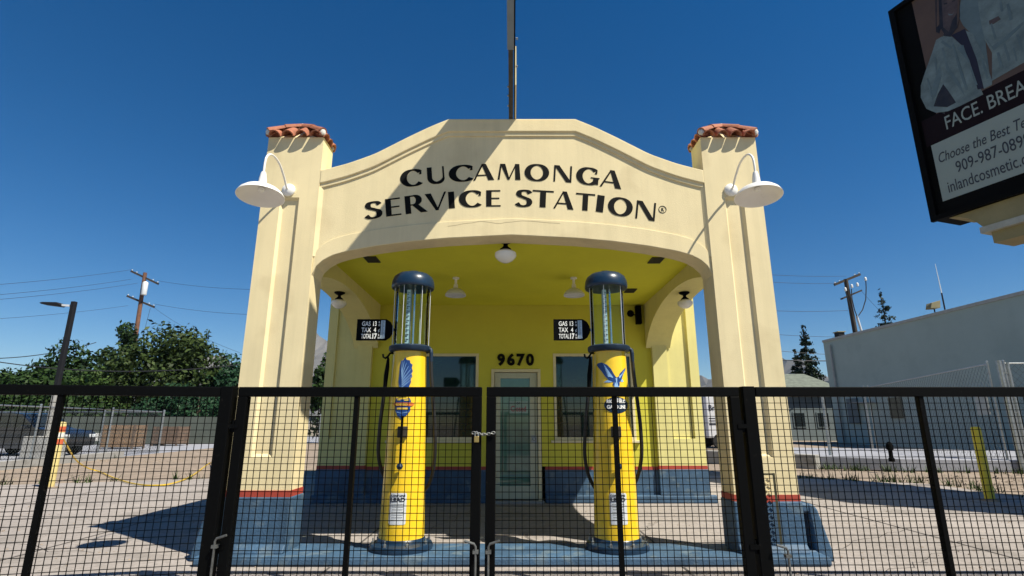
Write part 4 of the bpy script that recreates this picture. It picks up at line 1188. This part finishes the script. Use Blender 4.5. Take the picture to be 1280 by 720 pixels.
def tree(name, label, u, vtop, wpx, Y, m, seed, shape='round', leaf=.34, n=5000, cat='tree', group=None):
    base = P(u,529.5,Y); base.z=0
    h = P(u,vtop,Y).z; wd = wpx*Y/670*1.0
    root = thing(name,label,cat,(base.x,Y,0),0,group)
    rr = random.Random(seed); bl_=[]
    rw = wd/2
    if shape=='round':
        nb_=11
        for i in range(nb_):
            a=2*math.pi*rr.random(); k=math.sqrt(rr.random())*.68
            zc=h*rr.uniform(.30,.80); sh=1-.55*max(0,(zc/h-.45))
            rx=rw*rr.uniform(.34,.52)
            bl_.append((rw*k*math.cos(a)*sh*1.1,rw*k*math.sin(a)*.7,zc,rx,rx*.9,min(rx*.8,h-zc)))
        bl_.append((rr.uniform(-.15,.15)*rw,0,h*.80,rw*.38,rw*.38,h*.19)); bl_.append((0,0,h*.42,rw*.85,rw*.7,h*.34))
        bl_.append((rw*.45,0,h*.66,rw*.34,rw*.3,h*.2)); bl_.append((-rw*.5,0,h*.58,rw*.36,rw*.3,h*.2))
    elif shape=='tall':
        for i in range(9):
            t=i/8; zc=h*(.30+.62*t); rx=rw*(.75-.35*abs(t-.35)*1.2)*rr.uniform(.7,1.0)
            bl_.append((rw*rr.uniform(-.45,.45),rw*rr.uniform(-.3,.3),zc,rx*.8,rx*.8,h*.09))
        bl_.append((0,0,h*.4,rw*.7,rw*.6,h*.3))
    elif shape=='low':
        for i in range(12):
            x=rw*rr.uniform(-.85,.85); zc=h*rr.uniform(.3,.68)*(1-.2*abs(x/rw)); rx=rw*rr.uniform(.18,.32)
            bl_.append((x,rw*rr.uniform(-.2,.2),zc,rx,rx,min(rx,h-zc)))
        bl_.append((0,0,h*.35,rw*.92,rw*.4,h*.38))
    trunk(root,h*.72,max(.10,wd*.022),[(b[0]*.8,b[1]*.8,b[2]) for b in bl_[:6]],seed)
    bush_mesh('crown',bl_,n,leaf,m,root,seed)
    return root
tree('broad_tree','low dark green tree at the far left edge, behind the parked car',5,441,170,44,M['leafA'],11,'low',.36,9500,group='trees behind the left yard')
tree('broad_tree','dark green spreading tree behind the street lamp pole',72,424,112,47,M['leafA'],12,'round',.36,8000,group='trees behind the left yard')
tree('slender_tree','slender tall dark tree just left of the wooden utility pole',133,405,50,56,M['leafA'],13,'tall',.36,4500,group='trees behind the left yard')
tree('broad_tree','largest olive green round tree, in front of the utility pole foot',192,404,140,46,M['leafB'],14,'round',.36,11000,group='trees behind the left yard')
tree('broad_tree','blue green tree beside the left front pillar',272,441,84,48,M['leafC'],15,'round',.34,5000,group='trees behind the left yard')
tree('shrub','blue green shrub mass under the trees near the left pillar',246,466,140,41,M['leafC'],16,'low',.28,7000,'shrub')
tree('shrub','bright light green bush between the two left tree crowns',108,458,56,42,M['leafD'],17,'round',.28,3500,'shrub')
tree('shrub','dark bushy hedge running behind the chain link fence at left',60,485,240,40,M['leafA'],18,'low',.3,9000,'shrub')
tree('broad_tree','small dark tree seen through the left side arch',404,438,44,38,M['leafA'],19,'round',.28,3500)
# block wall behind the yard
a, b = P(-60,529,37), P(285,529,37)
o = MB().box(a.x,b.x,36.9,37.1,0,1.75).build('block_wall',M['blockwall'],None,origin=(a.x,37,0)); tag(o,'long grey green block wall behind the chain link fence','wall')
# utility pole (left)
YU = 62
def upole(label, base_px, top_px, Y, m, lean=0.0):
    b_=P(base_px[0],529,Y); t_=P(*top_px,Y)
    root=thing('utility_pole',label,'utility pole',(b_.x,Y,0),0,'wooden utility poles')
    dx=t_.x-b_.x; h=t_.z
    MB().tube([(0,0,0),(dx,0,h)],[.30,.21],10).build('pole',m,root,smooth=True)
    return root,dx,h
bx = P(150,529,YU).x
up,dx,h = upole('brown wooden utility pole with two crossarms and a pale transformer, rising behind the left trees',(153.5,0),(181.5,341),YU,M['polewood'])
def at(root,u,v,Y): return P(u,v,Y)-root.location
def crossarm(root,a,b,Y,m,dy=0.0,ins=True,th=.19):
    p0=at(root,*a,Y); p1=at(root,*b,Y); p0.y-=dy; p1.y+=dy
    c=MB().bar(p0,p1,th,th+.03).build('crossarm',m,root)
    if ins:
        ib_=MB()
        for t in (.03,.2,.8,.97):
            q_=p0.lerp(p1,t); ib_.lathe([(.03,.05),(.03,.14),(.06,.16),(.07,.22),(.04,.26),(0,.27)],8,q_)
        ib_.build('insulators',M['galv_white'],c,smooth=True)
    return c
crossarm(up,(164,339),(198,355),YU,M['poledark']); crossarm(up,(159,370),(193,384),YU,M['poledark'])
tp=at(up,184,361,YU); tp.y-=.45
MB().lathe([(.0,-.85),(.28,-.85),(.30,-.8),(.30,.6),(.26,.7),(.1,.78),(0,.8)],20,tp).build('transformer',M['galv_white'],up,smooth=True)
# street lamp
pb0=G(53,572); YLp=pb0.y
sl_=thing('street_lamp','dark square street lamp pole with a flat lamp head, in the left yard','street lamp',(pb0.x,pb0.y,0))
tp=P(95,377,YLp)-sl_.location; mb_=P(68,492,YLp)-sl_.location
bt=Vector((0,0,.8))
MB().bar((0,0,2.5),(0,0,tp.z),.17,.17).build('pole',M['bronze'],sl_,bevel=.02)
MB().bar((0,0,.8),(0,0,2.51),.16,.16).build('pole_lower',M['kerb'],sl_,bevel=.02)  # lower stretch of the pole, in a paler colour
MB().box(-.5,.5,-.5,.5,0,.82).build('footing',M['kerb'],sl_,bevel=.03)
MB().bar((-.15,0,tp.z-.18),(-.55,0,tp.z-.15),.08,.08).build('arm',M['galv_white'],sl_)
hd_=MB(); hd_.prism([(-.45,tp.z-.16),(-.55,tp.z-.22),(-1.25,tp.z-.13),(-1.32,tp.z-.08),(-1.2,tp.z-.05),(-.6,tp.z-.06)],-.2,.2,'y'); hd_.build('lamp_head',M['bronze'],sl_,bevel=.02)

# chain link fence helper
def chainlink(label, a, b, h, n_posts, cell=.12, mesh=True, group=None, rail=True, wire=.006):
    a=Vector(a); b=Vector(b); L_=(b-a).length; rz=math.atan2(b.y-a.y,b.x-a.x)
    root=thing('chain_link_fence',label,'fence',a,rz,group)
    for i in range(n_posts):
        x=L_*i/(n_posts-1)
        MB().tube([(x,0,0),(x,0,h+.03)],.03,8).lathe([(.038,0),(.036,.03),(0,.05)],8,(x,0,h+.03)).build('post',M['steel'],root,smooth=True)
    if rail: MB().tube([(0,0,h-.02),(L_,0,h-.02)],.022,8).tube([(0,0,.08),(L_,0,.08)],.012,6).build('rail',M['steel'],root,smooth=True)
    if mesh:
        m_=MB(); k=int((L_+h)/cell)
        for i in range(k):
            x=-h+i*cell
            x0=max(0,x); z0=x0-x; x1=min(L_,x+h); z1=x1-x
            if x1>x0:
                m_.bar((x0,.004,z0+.05),(x1,.004,min(z1,h-.05)+.05),wire,wire)
                m_.bar((x0,-.004,h-z0),(x1,-.004,max(h-z1,.05)),wire,wire)
        m_.build('wire_mesh',M['wire'],root,fix=False)
    return root
chainlink('galvanised chain link fence between the parked car and the crates at left',(-30,25.5,0),(-16.3,25.8,0),1.85,6,.16,group=None,wire=.0045)
chainlink('galvanised chain link fence along the left kerb, behind the yellow bollard',(-14.9,14.0,0),(-16.2,25.6,0),1.85,4,.14,mesh=True,wire=.004)
chainlink('galvanised chain link fence with a corner brace beside the left front pillar',(-16.2,31.5,0),(-12.5,36.0,0),1.85,3,.16,wire=.0045)
# left kerb wall
kb=MB(); pts=[(-14.0,9.0),(-14.9,16.5),(-15.6,22.3)]
for (x0_,y0_),(x1_,y1_) in zip(pts,pts[1:]): kb.bar((x0_,y0_,.11),(x1_,y1_,.11),.30,.24)
tag(kb.build('kerb',M['kerb'],None),kind='structure')
# bollards
def bollard(label,u,vb,vt,m,tape=False):
    g=G(u,vb); ht=P(u,vt,g.y).z
    root=thing('bollard',label,'bollard',(g.x,g.y,0),0,'yellow steel bollards')
    MB().lathe([(.075,0),(.075,ht-.04),(.06,ht-.01),(.0,ht)],20).build('post',m,root,smooth=True)
    MB().lathe([(.16,0),(.15,.012),(.09,.03),(.085,.03)],20).build('foot',M['dirt'],root)
    if tape:
        for i,mm in enumerate(('tapered','tapewhite','tapered')):
            z=ht-.10-i*.13
            MB().lathe([(.0765,z-.11),(.0765,z)],20).build('band',M[mm],root,smooth=True)
    return root,ht
br,bh=bollard('yellow bollard with red and white bands in the left yard',62,610,527,M['bollard'],True)
bollard('plain bright yellow bollard standing right of the station',1238,626,533,M['bollard2'])
bollard('yellow bollard half hidden by the outer edge of the right front pillar',986,588,522,M['bollard'])
# caution tape sagging to the station
q0=br.location+Vector((.07,0,bh-.34)); q1=G(120,587); q2=G(190,606,.02); q3=G(272,580,.35)
tpts=[]
ctl=[q0]+[q0.lerp(Vector((q1.x,q1.y,.05)),t_)+Vector((0,0,-.22*math.sin(math.pi*t_))) for t_ in (.35,.7)]+[Vector((*G(u_,v_).xy,.03)) for u_,v_ in ((124,591),(142,599),(165,606),(190,608.5),(215,606),(240,596),(262,580))]+[q3]
for i in range(len(ctl)-1):
    p0=ctl[max(i-1,0)];p1=ctl[i];p2=ctl[i+1];p3=ctl[min(i+2,len(ctl)-1)]
    for k in range(8):
        t=k/8; tpts.append(.5*(2*p1+(p2-p0)*t+(2*p0-5*p1+4*p2-p3)*t*t+(3*p1-p0-3*p2+p3)*t**3))
tpts.append(ctl[-1])
tm=MB()
for a_,b_ in zip(tpts,tpts[1:]): tm.bar(a_,b_,.02,.026)
o=tm.build('caution_tape',M['tape'],None,origin=tuple(q0)); tag(o,'yellow caution tape drooping from the left bollard across the concrete','tape')
# crates
def crate(label,u,v,wd,h_,d_,m,Y=None,rz=0.0):
    g=G(u,v); root=thing('wooden_crate',label,'crate',(g.x,g.y,0),rz,'wooden crates in the left yard')
    s_=MB()
    nb_=5
    for i in range(nb_):
        z0=.12+i*(h_-.12)/nb_; z1=z0+(h_-.12)/nb_*.86
        s_.box(-wd/2,wd/2,-d_/2,-d_/2+.03,z0,z1); s_.box(-wd/2,wd/2,d_/2-.03,d_/2,z0,z1)
        s_.box(-wd/2,-wd/2+.03,-d_/2+.03,d_/2-.03,z0,z1); s_.box(wd/2-.03,wd/2,-d_/2+.03,d_/2-.03,z0,z1)
    s_.build('slats',m,root)
    for sx in (-1,1):
        for sy in (-1,1): MB().box(sx*wd/2-.05,sx*wd/2+.05,sy*(d_/2+.022)-.02,sy*(d_/2+.022)+.02,0,h_).build('corner_post',M['cratedark'],root)
    MB().box(-wd/2+.04,wd/2-.04,-d_/2+.04,d_/2-.04,.08,.12).build('floor_boards',M['cratedark'],root)
    return root
crate('brown wooden crate nearer the car, with a pale notice on its side',152,561,1.6,1.25,1.0,M['crate'],rz=.08)
crate('darker wooden crate with a pale carton in it, nearer the pillar',212,557,1.5,1.15,1.0,M['cratedark'],rz=-.05)
g=G(134,561); o=MB().box(-.18,.18,-.02,.02,-.2,.2).build('notice_board',M['tapewhite'],None); o.location=(g.x-.1,g.y-.72,.62); tag(o,'small pale square notice leaning on the brown crate','notice')
g=G(206,556); o=MB().prism([(-.3,0),(.28,0),(.26,.5),(.05,.62),(-.2,.45)],-.2,.2,'y').build('carton',M['carton'],None,bevel=.02); o.location=(g.x,g.y-.85,0); tag(o,'crumpled pale cardboard carton in front of the darker crate','carton')

# dark parked car
def car(label, loc, rz, body_m):
    root=thing('parked_car',label,'car',loc,rz)
    # side outline, local x forward
    prof=[(-2.3,.45),(-2.32,.80),(-2.28,1.05),(-2.18,1.12),(-1.95,1.62),(-1.80,1.72),(-.2,1.76),(.35,1.70),(1.0,1.18),(1.2,1.10),(2.1,1.0),(2.28,.88),(2.32,.55),(2.28,.38)]
    low=[(2.28,.38),(1.85,.33)]+[(1.42+.42*math.cos(a),.36+.42*math.sin(a)) for a in np.linspace(0.0,math.pi,9)]+[(.9,.30),(-.9,.30)]+[(-1.42+.42*math.cos(a),.36+.42*math.sin(a)) for a in np.linspace(0.0,math.pi,9)]+[(-2.0,.36)]
    poly=prof+low[1:]
    body=MB().prism(poly,-.86,.86,'y').build('body',body_m,root,bevel=.06,seg=3,smooth=True)
    for s in (-1,1):
        y0,y1=sorted((s*.845,s*.868))
        for pl_ in ([(-1.85,1.15),(-1.72,1.58),(-.98,1.62),(-.95,1.15)],[(-.88,1.15),(-.90,1.62),(-.15,1.63),(-.05,1.15)],[(.05,1.15),(-.05,1.63),(.28,1.60),(.82,1.15)]):
            MB().prism(pl_,y0,y1,'y').build('side_window',M['darkwin'],root)
        for xw in (-1.42,1.42):
            wl_=MB().lathe([(.20,-.10),(.34,-.10),(.36,-.07),(.36,.07),(.34,.10),(.20,.10)],28,(xw,s*.78,.36),'y').build('wheel',M['tyre'],root,smooth=True)
            rm=MB().lathe([(0,-.085),(.06,-.09),(.08,-.07),(.17,-.06),(.21,-.09),(.215,.0),(.21,.09),(.17,.06),(.08,.07),(.06,.09),(0,.085)],20,(xw,s*.78,.36),'y').build('rim',M['chrome'],wl_,smooth=True)
        MB().box(-2.33,-2.27,*sorted((s*.55,s*.84)),.82,1.05).build('tail_lamp',M['lamp_red'],root,bevel=.01)
        MB().box(2.20,2.31,*sorted((s*.5,s*.82)),.70,.86).build('headlight',M['lamp_clear'],root,bevel=.02)
        MB().box(.55,.72,*sorted((s*.87,s*1.03)),1.1,1.25).build('mirror',body_m,root,bevel=.03)
        MB().box(-.75,-.58,*sorted((s*.858,s*.885)),.98,1.02).build('handle',M['chrome'],root)
    MB().add([(.40,-.74,1.69),(.40,.74,1.69),(1.03,.80,1.19),(1.03,-.80,1.19)],[(0,1,2,3)]).build('windscreen',M['darkwin'],root).location=(.015,0,.012)
    MB().box(2.29,2.345,-.8,.8,.40,.56).build('bumper',M['bronze'],root,bevel=.02)
    MB().box(-2.36,-2.3,-.8,.8,.42,.60).build('bumper',M['bronze'],root,bevel=.02)
    return root
g=G(40,568)
car('black parked estate car at the far left edge behind the fences',(-20.75,23.9,0),R_(-4),M['carpaint'])

# ================================================================== RIGHT SIDE
wa=Vector((*G(1047,554).xy,0)); wb=Vector((*G(1280,567).xy,0))
wd_=(wb-wa).normalized()
wn=wa+wd_*33
za=P(1040,436,wa.y).z; zb2=P(1280,367,wb.y).z
GW=thing('grey_building','large plain grey stucco building with a sloping roof edge, on the right','building',tuple(wa))
def zat(t): return za+(zb2-za)*t/((wb-wa).length)
off=Vector((14,.6,0))
p0=Vector((0,0,0)); p1=wn-wa
t1=(wn-wa).length
zz=[za,(za+zb2)/2+.0,zb2]
def wallverts(z0f,z1f,push):
    nrm_=Vector((-1,0,0))*push
    return [p0+nrm_,p1+nrm_,p1+off-nrm_,p0+off-nrm_]
c_=wallverts(0,0,0); zt_=(za+zb2)/2
MB().add([(v.x,v.y,0) for v in c_]+[(v.x,v.y,zt_) for v in c_],[(0,1,2,3),(4,7,6,5),(0,4,5,1),(1,5,6,2),(2,6,7,3),(3,7,4,0)]).build('wall',M['greywall'],GW)
c_=wallverts(0,0,.07)
MB().add([(v.x,v.y,zt_+.001) for v in c_]+[(v.x,v.y,zt_+.16) for v in c_],[(0,3,2,1),(4,5,6,7),(0,1,5,4),(1,2,6,5),(2,3,7,6),(3,0,4,7)]).build('coping',M['coping'],GW)
def onwall(d,zc): q_=wd_*d; return (q_.x-.08,q_.y,zc)
x_,y_,_=onwall(.9,0); MB().tube([(x_-.05,y_,.1),(x_-.05,y_,zt_-.3)],.07,8).build('downpipe',M['coping'],GW,smooth=True)
x_,y_,_=onwall(2.2,0); MB().box(x_-.02,x_+.04,y_-.55,y_+.55,1.3,2.9).build('vent_louvre',M['housewall'],GW)
x_,y_,_=onwall(6.0,0); MB().box(x_-.03,x_+.04,y_-.5,y_+.5,1.6,2.8).build('louvre',M['vent'],GW)
x_,y_,_=onwall(3.6,0); MB().box(x_-.6,x_-.01,y_-.8,y_+.8,2.55,2.62).build('canopy_shelf',M['coping'],GW)
# things on its roof
def on_roof(name,u,v,label,cat):
    r=ray(u,v)
    # point above the roof edge line
    k=(wa.x+.25)/r.x*1.0
    Y_=r.y*k
    return thing(name,label,cat,(wa.x+.35,Y_,zt_+.16))
fr_=on_roof('roof_flood_light',1168,399,'tan box shaped flood light on the edge of the grey building roof','light')
MB().tube([(0,0,0),(0,0,.25)],.04,8).build('bracket',M['bronze'],fr_)
MB().add([(-.42,-.25,.22),(.20,-.32,.25),(.20,.32,.25),(-.42,.25,.22),(-.30,-.25,.62),(.28,-.32,.78),(.28,.32,.78),(-.30,.25,.62),(-.50,0,.38)],[(0,3,2,1),(4,5,6,7),(0,1,5,4),(1,2,6,5),(2,3,7,6),(0,4,8),(4,7,8),(7,3,8),(3,0,8)]).build('housing',M['signbase'],fr_,bevel=.02)
fr_.scale=(.78,.78,.78)
an=on_roof('roof_antenna',1179,388,'thin white whip antenna on the grey building roof','antenna')
MB().tube([(0,0,0),(0,0,.9)],.035,8).build('mast',M['bronze'],an); MB().tube([(0,0,.9),(-.03,0,2.5)],[.022,.010],8).build('whip',M['white'],an)
rv=on_roof('roof_vent',1050,431,'small dark vent box on the far corner of the grey building roof','vent')
rv.scale=(.62,.62,.62); MB().box(-.4,.3,-.4,.4,0,.5).build('box',M['bronze'],rv,bevel=.03); MB().box(-.5,.4,-.5,.5,.5,.6).build('cap',M['signbase'],rv,bevel=.02)
# utility pole on the right
YR=56
ur,dx,h=upole('dark wooden utility pole with cable risers, rising behind the grey building',(1090,0),(1057,349),YR,M['poledark'])
crossarm(ur,(1043,356),(1075,343),YR,M['poledark'],th=.22); crossarm(ur,(1051,374),(1077,363),YR,M['poledark'],ins=False,th=.14)
MB().tube([at(ur,1081,427,YR),at(ur,1071,395,YR)],.11,8).build('riser_pipe',M['galv_white'],ur,smooth=True)
cb=MB()
for pts in ([(1071,395),(1076,388),(1080,375),(1080.5,360),(1080,352)],[(1069,396),(1066,388),(1063,375),(1062,362)],[(1062,388),(1058,375),(1055,366)]):
    cb.tube([at(ur,*q_,YR)+Vector((0,-.3,0)) for q_ in pts],.05,6)
cb.build('riser_cables',M['cable'],ur,smooth=True)
fb_=MB()
for q_ in ((1080,352),(1063,361),(1055,365),(1070,359)): fb_.lathe([(.05,0),(.12,.05),(.12,.3),(.08,.4),(.0,.45)],8,at(ur,*q_,YR)+Vector((0,-.3,0)))
fb_.build('cut_outs',M['galv_white'],ur,smooth=True)
# conifers
def conifer(label,u,vtop,wpx,Y,seed,n=3500,spread=1.0,dense=True,vbot=529):
    b_=P(u,529.5,Y); h=P(u,vtop,Y).z; R0=wpx*Y/670/2
    root=thing('conifer_tree',label,'tree',(b_.x,Y,0),0,'conifers on the right')
    rr=random.Random(seed); bl_=[]
    tiers=15
    for i in range(tiers):
        t=i/(tiers-1); z=h*(.18+.80*t); r=R0*(1-t)**.8+.12
        k=5 if dense else 4
        for j in range(k):
            a=2*math.pi*(j/k)+rr.random()*1.3; q_=r*rr.uniform(.35,.85)
            s_=r*rr.uniform(.26,.5)+.1
            bl_.append((q_*math.cos(a),q_*math.sin(a),z+rr.uniform(-.2,.2),s_,s_,s_*.55+.06))
        bl_.append((0,0,z,r*.3+.06,r*.3+.06,h*.04))
    MB().tube([(0,0,0),(0,0,h*.97)],[.20,.02],8).build('trunk',M['bark'],root,smooth=True)
    bush_mesh('crown',bl_,n,.30,M['needle'],root,seed,hollow=.2)
    return root
conifer('tall dark conifer behind the grey roofed house',1020,405,42,58,21,5000)
conifer('shorter dark conifer left of the tall one behind the house',1005,438,24,60,22,2500)
conifer('dark ragged conifer rising behind the grey building roof',1129,364,54,60,23,5200)
# house
YH=44
hx0,hx1=P(968,529,YH).x,P(1044,529,YH).x
HS=thing('small_house','small blue grey house with a grey green hipped roof, right of the station','house',((hx0+hx1)/2,YH,0))
hw=(hx1-hx0)/2+1.2; ev=P(985,491,YH).z; rt=P(1010,463,YH).z
MB().box(-hw+.5,hw-.5,0,7,0,ev).build('wall',M['housewall'],HS)
MB().add([(-hw,-.5,ev+.002),(hw,-.5,ev+.002),(hw,7.5,ev+.002),(-hw,7.5,ev+.002),(-hw*.30,3.2,rt),(hw*.6,3.2,rt),(-hw,-.5,ev+.16),(hw,-.5,ev+.16),(hw,7.5,ev+.16),(-hw,7.5,ev+.16)],[(0,3,2,1),(0,1,7,6),(1,2,8,7),(2,3,9,8),(3,0,6,9),(6,7,5,4),(7,8,5),(8,9,4,5),(9,6,4)]).build('roof',M['shingle'],HS)
for xx in (-2.2,-.4,1.5):
    w_=MB().box(xx-.5,xx+.5,-.06,.02,1.0,2.2).build('window',M['housewall'],HS); MB().box(xx-.42,xx+.42,-.075,-.055,1.08,2.12).build('pane',M['darkwin'],w_)
MB().box(2.4,3.3,-.06,.02,0,2.1).build('door',M['bronze'],HS)
# raised slab and low wall
sl2=MB(); sl2.add([(9.0,17.0,0),(11.0,15.9,0),(15.5,15.2,0),(19.5,16.2,0),(19.5,22,0),(11.5,25,0)]+[(9.0,17.0,.34),(11.0,15.9,.34),(15.5,15.2,.30),(19.5,16.2,.30),(19.5,22,.28),(11.5,25,.28)],[(0,5,4,3,2,1),(6,7,8,9,10,11)]+[(i,(i+1)%6,6+(i+1)%6,6+i) for i in range(6)])
tag(sl2.build('raised_slab',M['lot'],None,bevel=.02),kind='structure')
tag(MB().bar((6.5,19.5,.2),(9.1,16.7,.2),.4,.40).build('slab_edge',M['kerb'],None),kind='structure')
# leaf litter and rubble
def litter(name,x0,x1,y0,y1,n,size,m,z=.02,line=None):
    r=np.random.default_rng(5); V=[];Fc=[]
    for i in range(n):
        t=r.random(); x=x0+(x1-x0)*t; y=(y0+(y1-y0)*t+r.normal()*.35) if line else y0+(y1-y0)*r.random()
        s=size*(.4+r.random()); a=r.random()*6.28; hz=z+r.random()*s*.8
        o=len(V)
        for k in range(3): V.append((x+s*math.cos(a+k*2.1),y+s*math.sin(a+k*2.1),z))
        V.append((x+r.normal()*s*.2,y+r.normal()*s*.2,hz)); Fc+=[(o,o+1,o+3),(o+1,o+2,o+3),(o+2,o,o+3)]
    mb=MB().add(V,Fc); return tag(mb.build(name,m,None,fix=False),kind='stuff')
litter('leaf_litter',10.5,20,27,20.5,900,.10,M['rustleaf'],.0,True)
litter('rubble',9.5,16,11.5,14.8,700,.045,M['dirt'],-.004)
litter('gravel',-16,-11.8,9,22,700,.05,M['dirt'],-.004)
def weeds(name,pts,n,h0,seed,label=None):
    r=np.random.default_rng(seed); V=[];Fc=[]
    for i in range(n):
        (x0,y0),(x1,y1)=pts[r.integers(len(pts))]
        t=r.random(); cx_=x0+(x1-x0)*t+r.normal()*.10; cy_=y0+(y1-y0)*t+r.normal()*.10
        for k in range(7):
            a=r.random()*6.28; hh=h0*(.3+r.random()); lean=hh*(.3+.6*r.random()); w_=.008+.008*r.random()
            bx_,by_=cx_+r.normal()*.04,cy_+r.normal()*.04; o=len(V)
            V+= [(bx_-w_*math.sin(a),by_+w_*math.cos(a),0),(bx_+w_*math.sin(a),by_-w_*math.cos(a),0),(bx_+lean*math.cos(a),by_+lean*math.sin(a),hh)]
            Fc.append((o,o+1,o+2))
    return tag(MB().add(V,Fc).build(name,M['leafD'],None,fix=False),kind='stuff')
weeds('weeds',[((-14.4,9.5),(-15.0,16.0)),((-15.0,16.0),(-15.7,22.0)),((9.3,8.0),(9.4,12.5)),((9.4,12.6),(6.2,14.4)),((9.0,16.6),(11.0,15.5)),((11,15.5),(15.4,14.8)),((-11.6,8.5),(-11.6,12.0)),((-11.4,12.3),(-5.8,14.5))],260,.20,3)
litter('grit',-11,9,5.2,12,1600,.014,M['dirt'],.001)
# chain link gate at right
pa=G(1263,590); 
cg=chainlink('tall chain link gate leaning across the yard before the grey building',(pa.x,pa.y,0),(17.0,26.0,0),3.0,2,.20,wire=.0045)
cp=thing('fence_corner_post','pair of tall steel fence posts holding the chain link gate','fence post',(pa.x+.12,pa.y-.25,0))
MB().tube([(0,0,0),(0,0,3.05)],.07,10).build('post',M['steel'],cp,smooth=True); MB().tube([(.28,.05,0),(.28,.05,3.0)],.05,10).build('post',M['steel'],cp,smooth=True)
MB().bar((0,0,.5),(.28,.05,.5),.03,.03).bar((0,0,1.6),(.28,.05,1.6),.03,.03).bar((0,0,2.7),(.28,.05,2.7),.03,.03).build('clamps',M['steel'],cp)
d_=Vector((17.0,26.0,0))-Vector((pa.x,pa.y,0)); rzg=math.atan2(d_.y,d_.x)
pq=thing('gate_plaque','pale metal plaque wired to the chain link gate','plaque',tuple(Vector((pa.x,pa.y,0))+d_.normalized()*.75+Vector((-.05,-.05,0))),rzg)
MB().box(-.35,.35,-.02,.0,1.55,2.12).build('plate',M['coping'],pq)
chainlink('chain link fence running right from the gate posts off the frame',(pa.x+.3,pa.y-.2,0),(22,15.4,0),3.0,3,.20,wire=.0045)
for lab,(u,v,ht) in {'lone steel post in the paving before the house':(1040,583,2.3),'second lone steel post nearer the grey wall':(1092,566,3.0)}.items():
    g=G(u,v); o=MB().tube([(0,0,0),(0,0,ht)],.045,8).lathe([(.055,0),(.05,.03),(0,.05)],8,(0,0,ht)).build('steel_post',M['steel'],None,smooth=True); o.location=g; tag(o,lab,'post','lone steel posts on the right')
g=G(1115,577,.30); o=MB().lathe([(.10,0),(.10,.1),(.07,.12),(.07,.35),(.12,.38),(.12,.5),(.06,.6),(0,.62)],12).build('standpipe',M['black'],None,smooth=True); o.location=g; o.scale=(.75,.75,.85); tag(o,'short dark standpipe on the raised slab','standpipe')

# white box van glimpsed between pillar and office
YV=30
g=P(888,529,YV)
VN=thing('box_van','white box van seen between the office and the right front pillar','van',(g.x-.15,YV,0))
MB().box(0,2.5,0,2.2,.55,2.75).build('cargo_box',M['vanwhite'],VN,bevel=.04)
MB().prism([(2.53,.5),(4.0,.5),(4.0,1.15),(3.6,1.35),(3.3,2.05),(2.53,2.1)],.1,2.1,'y').build('cab',M['vanwhite'],VN,bevel=.05)
for xw in (.6,3.3):
    for yw in (.12,2.05):
        w_=MB().lathe([(.2,-.12),(.38,-.12),(.4,-.08),(.4,.08),(.38,.12),(.2,.12)],20,(xw,yw,.4),'y').build('wheel',M['tyre'],VN,smooth=True); MB().lathe([(0,-.1),(.2,-.09),(.2,.09),(0,.1)],16,(xw,yw,.4),'y').build('rim',M['chrome'],w_)
texts(MB(),[('Br',.42,.10,2.0,.9,.006,0,'LEFT')],-.012,.004).build('lettering',M['ink'],VN)
sb=MB()
for i,z in enumerate((1.55,1.42,1.22)): sb.box(.08,1.3,-.008,-.001,z,z+.05+.04*(i==2))
sb.build('stripes',M['ink'],VN)

# ================================================================== OVERHEAD CABLES
def cable(label,a,b,sag,r=.018):
    a=Vector(a);b=Vector(b); pts=[]
    for i in range(17):
        t=i/16; q_=a.lerp(b,t); q_.z-=sag*4*t*(1-t); pts.append(q_)
    o=MB().tube(pts,r,5).build('overhead_cable',M['cable'],None,smooth=True,origin=tuple(a))
    return tag(o,label,'cable','overhead cables')
cable('topmost thin cable left of the utility pole',P(165,337,YU),P(-60,360,40),.2,.016)
cable('second thin cable below the topmost one at upper left',P(164,349,YU),P(-60,373,40),.2,.016)
cable('third thin cable at upper left, lowest of the top three',P(172,354,YU),P(-60,379,40),.2,.016)
cable('thin cable left of the lower crossarm of the left pole',P(160,382,YU),P(-60,402,40),.2,.014)
cable('thick dark cable crossing in front of the left trees',P(-70,440,38),P(330,452,38),1.0,.035)
cable('thick dark cable just below the other one across the left trees',P(-70,447,38),P(120,428,52),.6,.035)
cable('thin cable from the left pole transformer towards the station',P(198,351,YU),P(345,362,52),.3,.016)
cable('thin cable from the left pole lower arm towards the station',P(193,380,YU),P(345,394,52),.3,.016)
cable('slanting service wire from the left pole down towards the pillar',P(192,384,YU),P(300,441,48),.4,.014)
cable('thin guy wire dropping from the left pole crossarm to the tree tops',P(188,385,YU),P(176,430,YU),.0,.02)
cable('topmost thin cable between the station and the right pole',P(955,343,44),P(1058,345,YR),.1,.016)
cable('second thin cable between the station and the right pole',P(955,352,44),P(1045,354,YR),.1,.016)
cable('middle thin cable between the station and the right pole',P(955,388,44),P(1060,388,YR),.1,.018)
cable('lower thin cable between the station and the right pole',P(955,417,44),P(1066,421,YR),.1,.016)
cable('thick low cable crossing the two conifers behind the house',P(960,449,40),P(1040,451,43),.05,.04)
cable('thin low cable just above the house roof beside the pillar',P(960,437,42),P(1036,443,43),.05,.018)
cable('faint cable slanting from the right pole to the grey roof',P(1077,364,YR),P(1140,425,YR),.3,.014)
